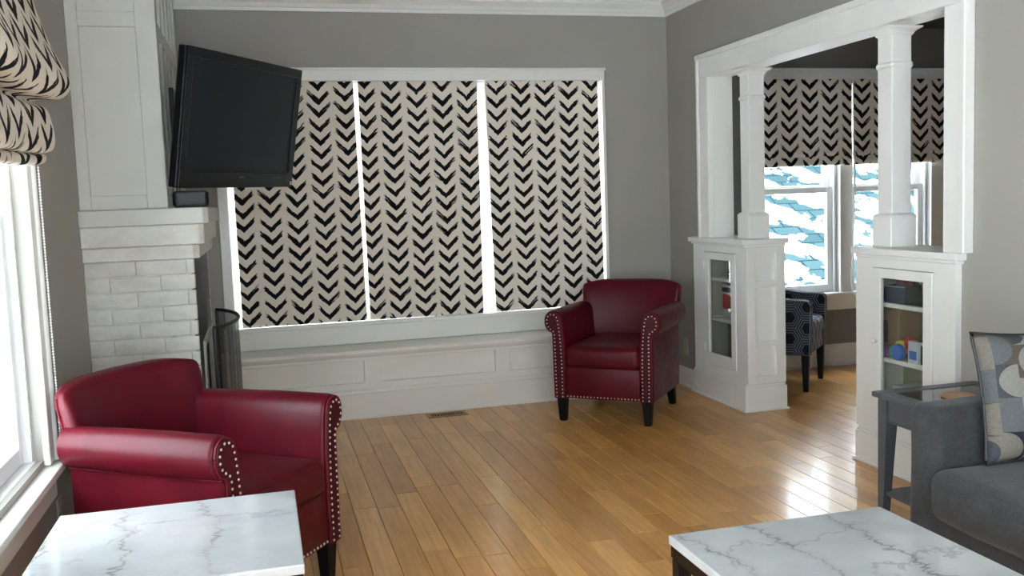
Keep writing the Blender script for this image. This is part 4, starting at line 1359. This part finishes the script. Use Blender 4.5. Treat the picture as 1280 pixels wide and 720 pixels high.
for i, (y, m, lab) in enumerate(((3.905, 'maroon_cloth', 'crumpled maroon cloth stuffed in the navy bin'), (3.72, 'dark_print', 'crumpled black cloth stuffed in the see-through bin'))):
    bm = bmesh.new(); bmesh.ops.create_icosphere(bm, subdivisions=3, radius=1.0)
    for v in bm.verts:
        n = 1 + .35 * mnoise.noise(v.co * 2.2 + Vector((i * 5.0, 0, 0)))
        v.co = Vector((3.025 + v.co.x * .052 * n, y + v.co.y * .054 * n, zS + .082 + v.co.z * .050 * n))
    q = mesh_obj('folded_cloth', bm, m, None, smooth=True); tag(q, lab, 'cloth')
zM = .547
bx_ = thing('game_box', 'brown cardboard game box standing on edge in the toy cabinet', 'box', (3.06, 3.99, zM))
mesh_obj('carton', boxes([(2.99, 3.12, 3.920, 4.060, zM, zM + .235)], .002), 'cardboard', bx_)
mesh_obj('dark_label', boxes([(2.9885, 2.9905, 4.005, 4.055, zM + .06, zM + .17)]), 'dark_print', bx_)
toys = [('toy_red', 3.745, .965, .085, .030, 'red'), ('toy_yellow', 3.80, .955, .060, .032, 'yellow'), ('toy_green', 3.83, .945, .036, .030, 'green'), ('toy_blue', 3.785, .93, .018, .040, 'blue'), ('toy_purple', 3.885, .94, .022, .028, 'purple'), ('toy_orange', 3.765, .965, .056, .026, 'orange')]
for m, y, xx, z, r, cname in toys:
    y += .06
    bm = bmesh.new()
    lathe(bm, [(r * .95, -.012), (r, -.006), (r, .006), (r * .95, .012), (r * .55, .018), (r * .2, .012)], (2.0 + xx, y, zM + max(z, r)), 'x', 18)
    q = mesh_obj('push_toy', bm, m, None, smooth=True, auto=50)
    tag(q, cname + ' dimpled push toy in the heap on the middle shelf of the toy cabinet', 'toy', 'rainbow toys in the cabinet')
cb = thing('card_box', 'small white and blue card box on the middle shelf of the toy cabinet', 'box', (2.95, 3.735, zM))
mesh_obj('carton', boxes([(2.925, 2.955, 3.700, 3.770, zM, zM + .105)], .002), 'pale_box', cb)
mesh_obj('picture', boxes([(2.9235, 2.9255, 3.710, 3.760, zM + .02, zM + .06)]), 'toy_blue', cb)
kb = thing('dark_carton', 'dark grey carton behind the card box in the toy cabinet', 'box', (3.0, 3.69, zM))
mesh_obj('carton', boxes([(2.94, 3.03, 3.655, 3.718, zM, zM + .115)], .002), 'smoke_plastic', kb)
mesh_obj('lid_band', boxes([(2.938, 2.9405, 3.660, 3.713, zM + .09, zM + .105)]), 'pale_box', kb)
pb = thing('lidded_bin', 'pale grey lidded bin on the bottom shelf of the toy cabinet', 'bin', (3.02, 3.77, .238))
mesh_obj('tub', boxes([(2.94, 3.11, 3.650, 3.890, .238, .40)], .008, 2), 'pale_bin', pb)
mesh_obj('lid', boxes([(2.935, 3.115, 3.645, 3.895, .40, .418)], .005, 2), 'pale_box', pb)
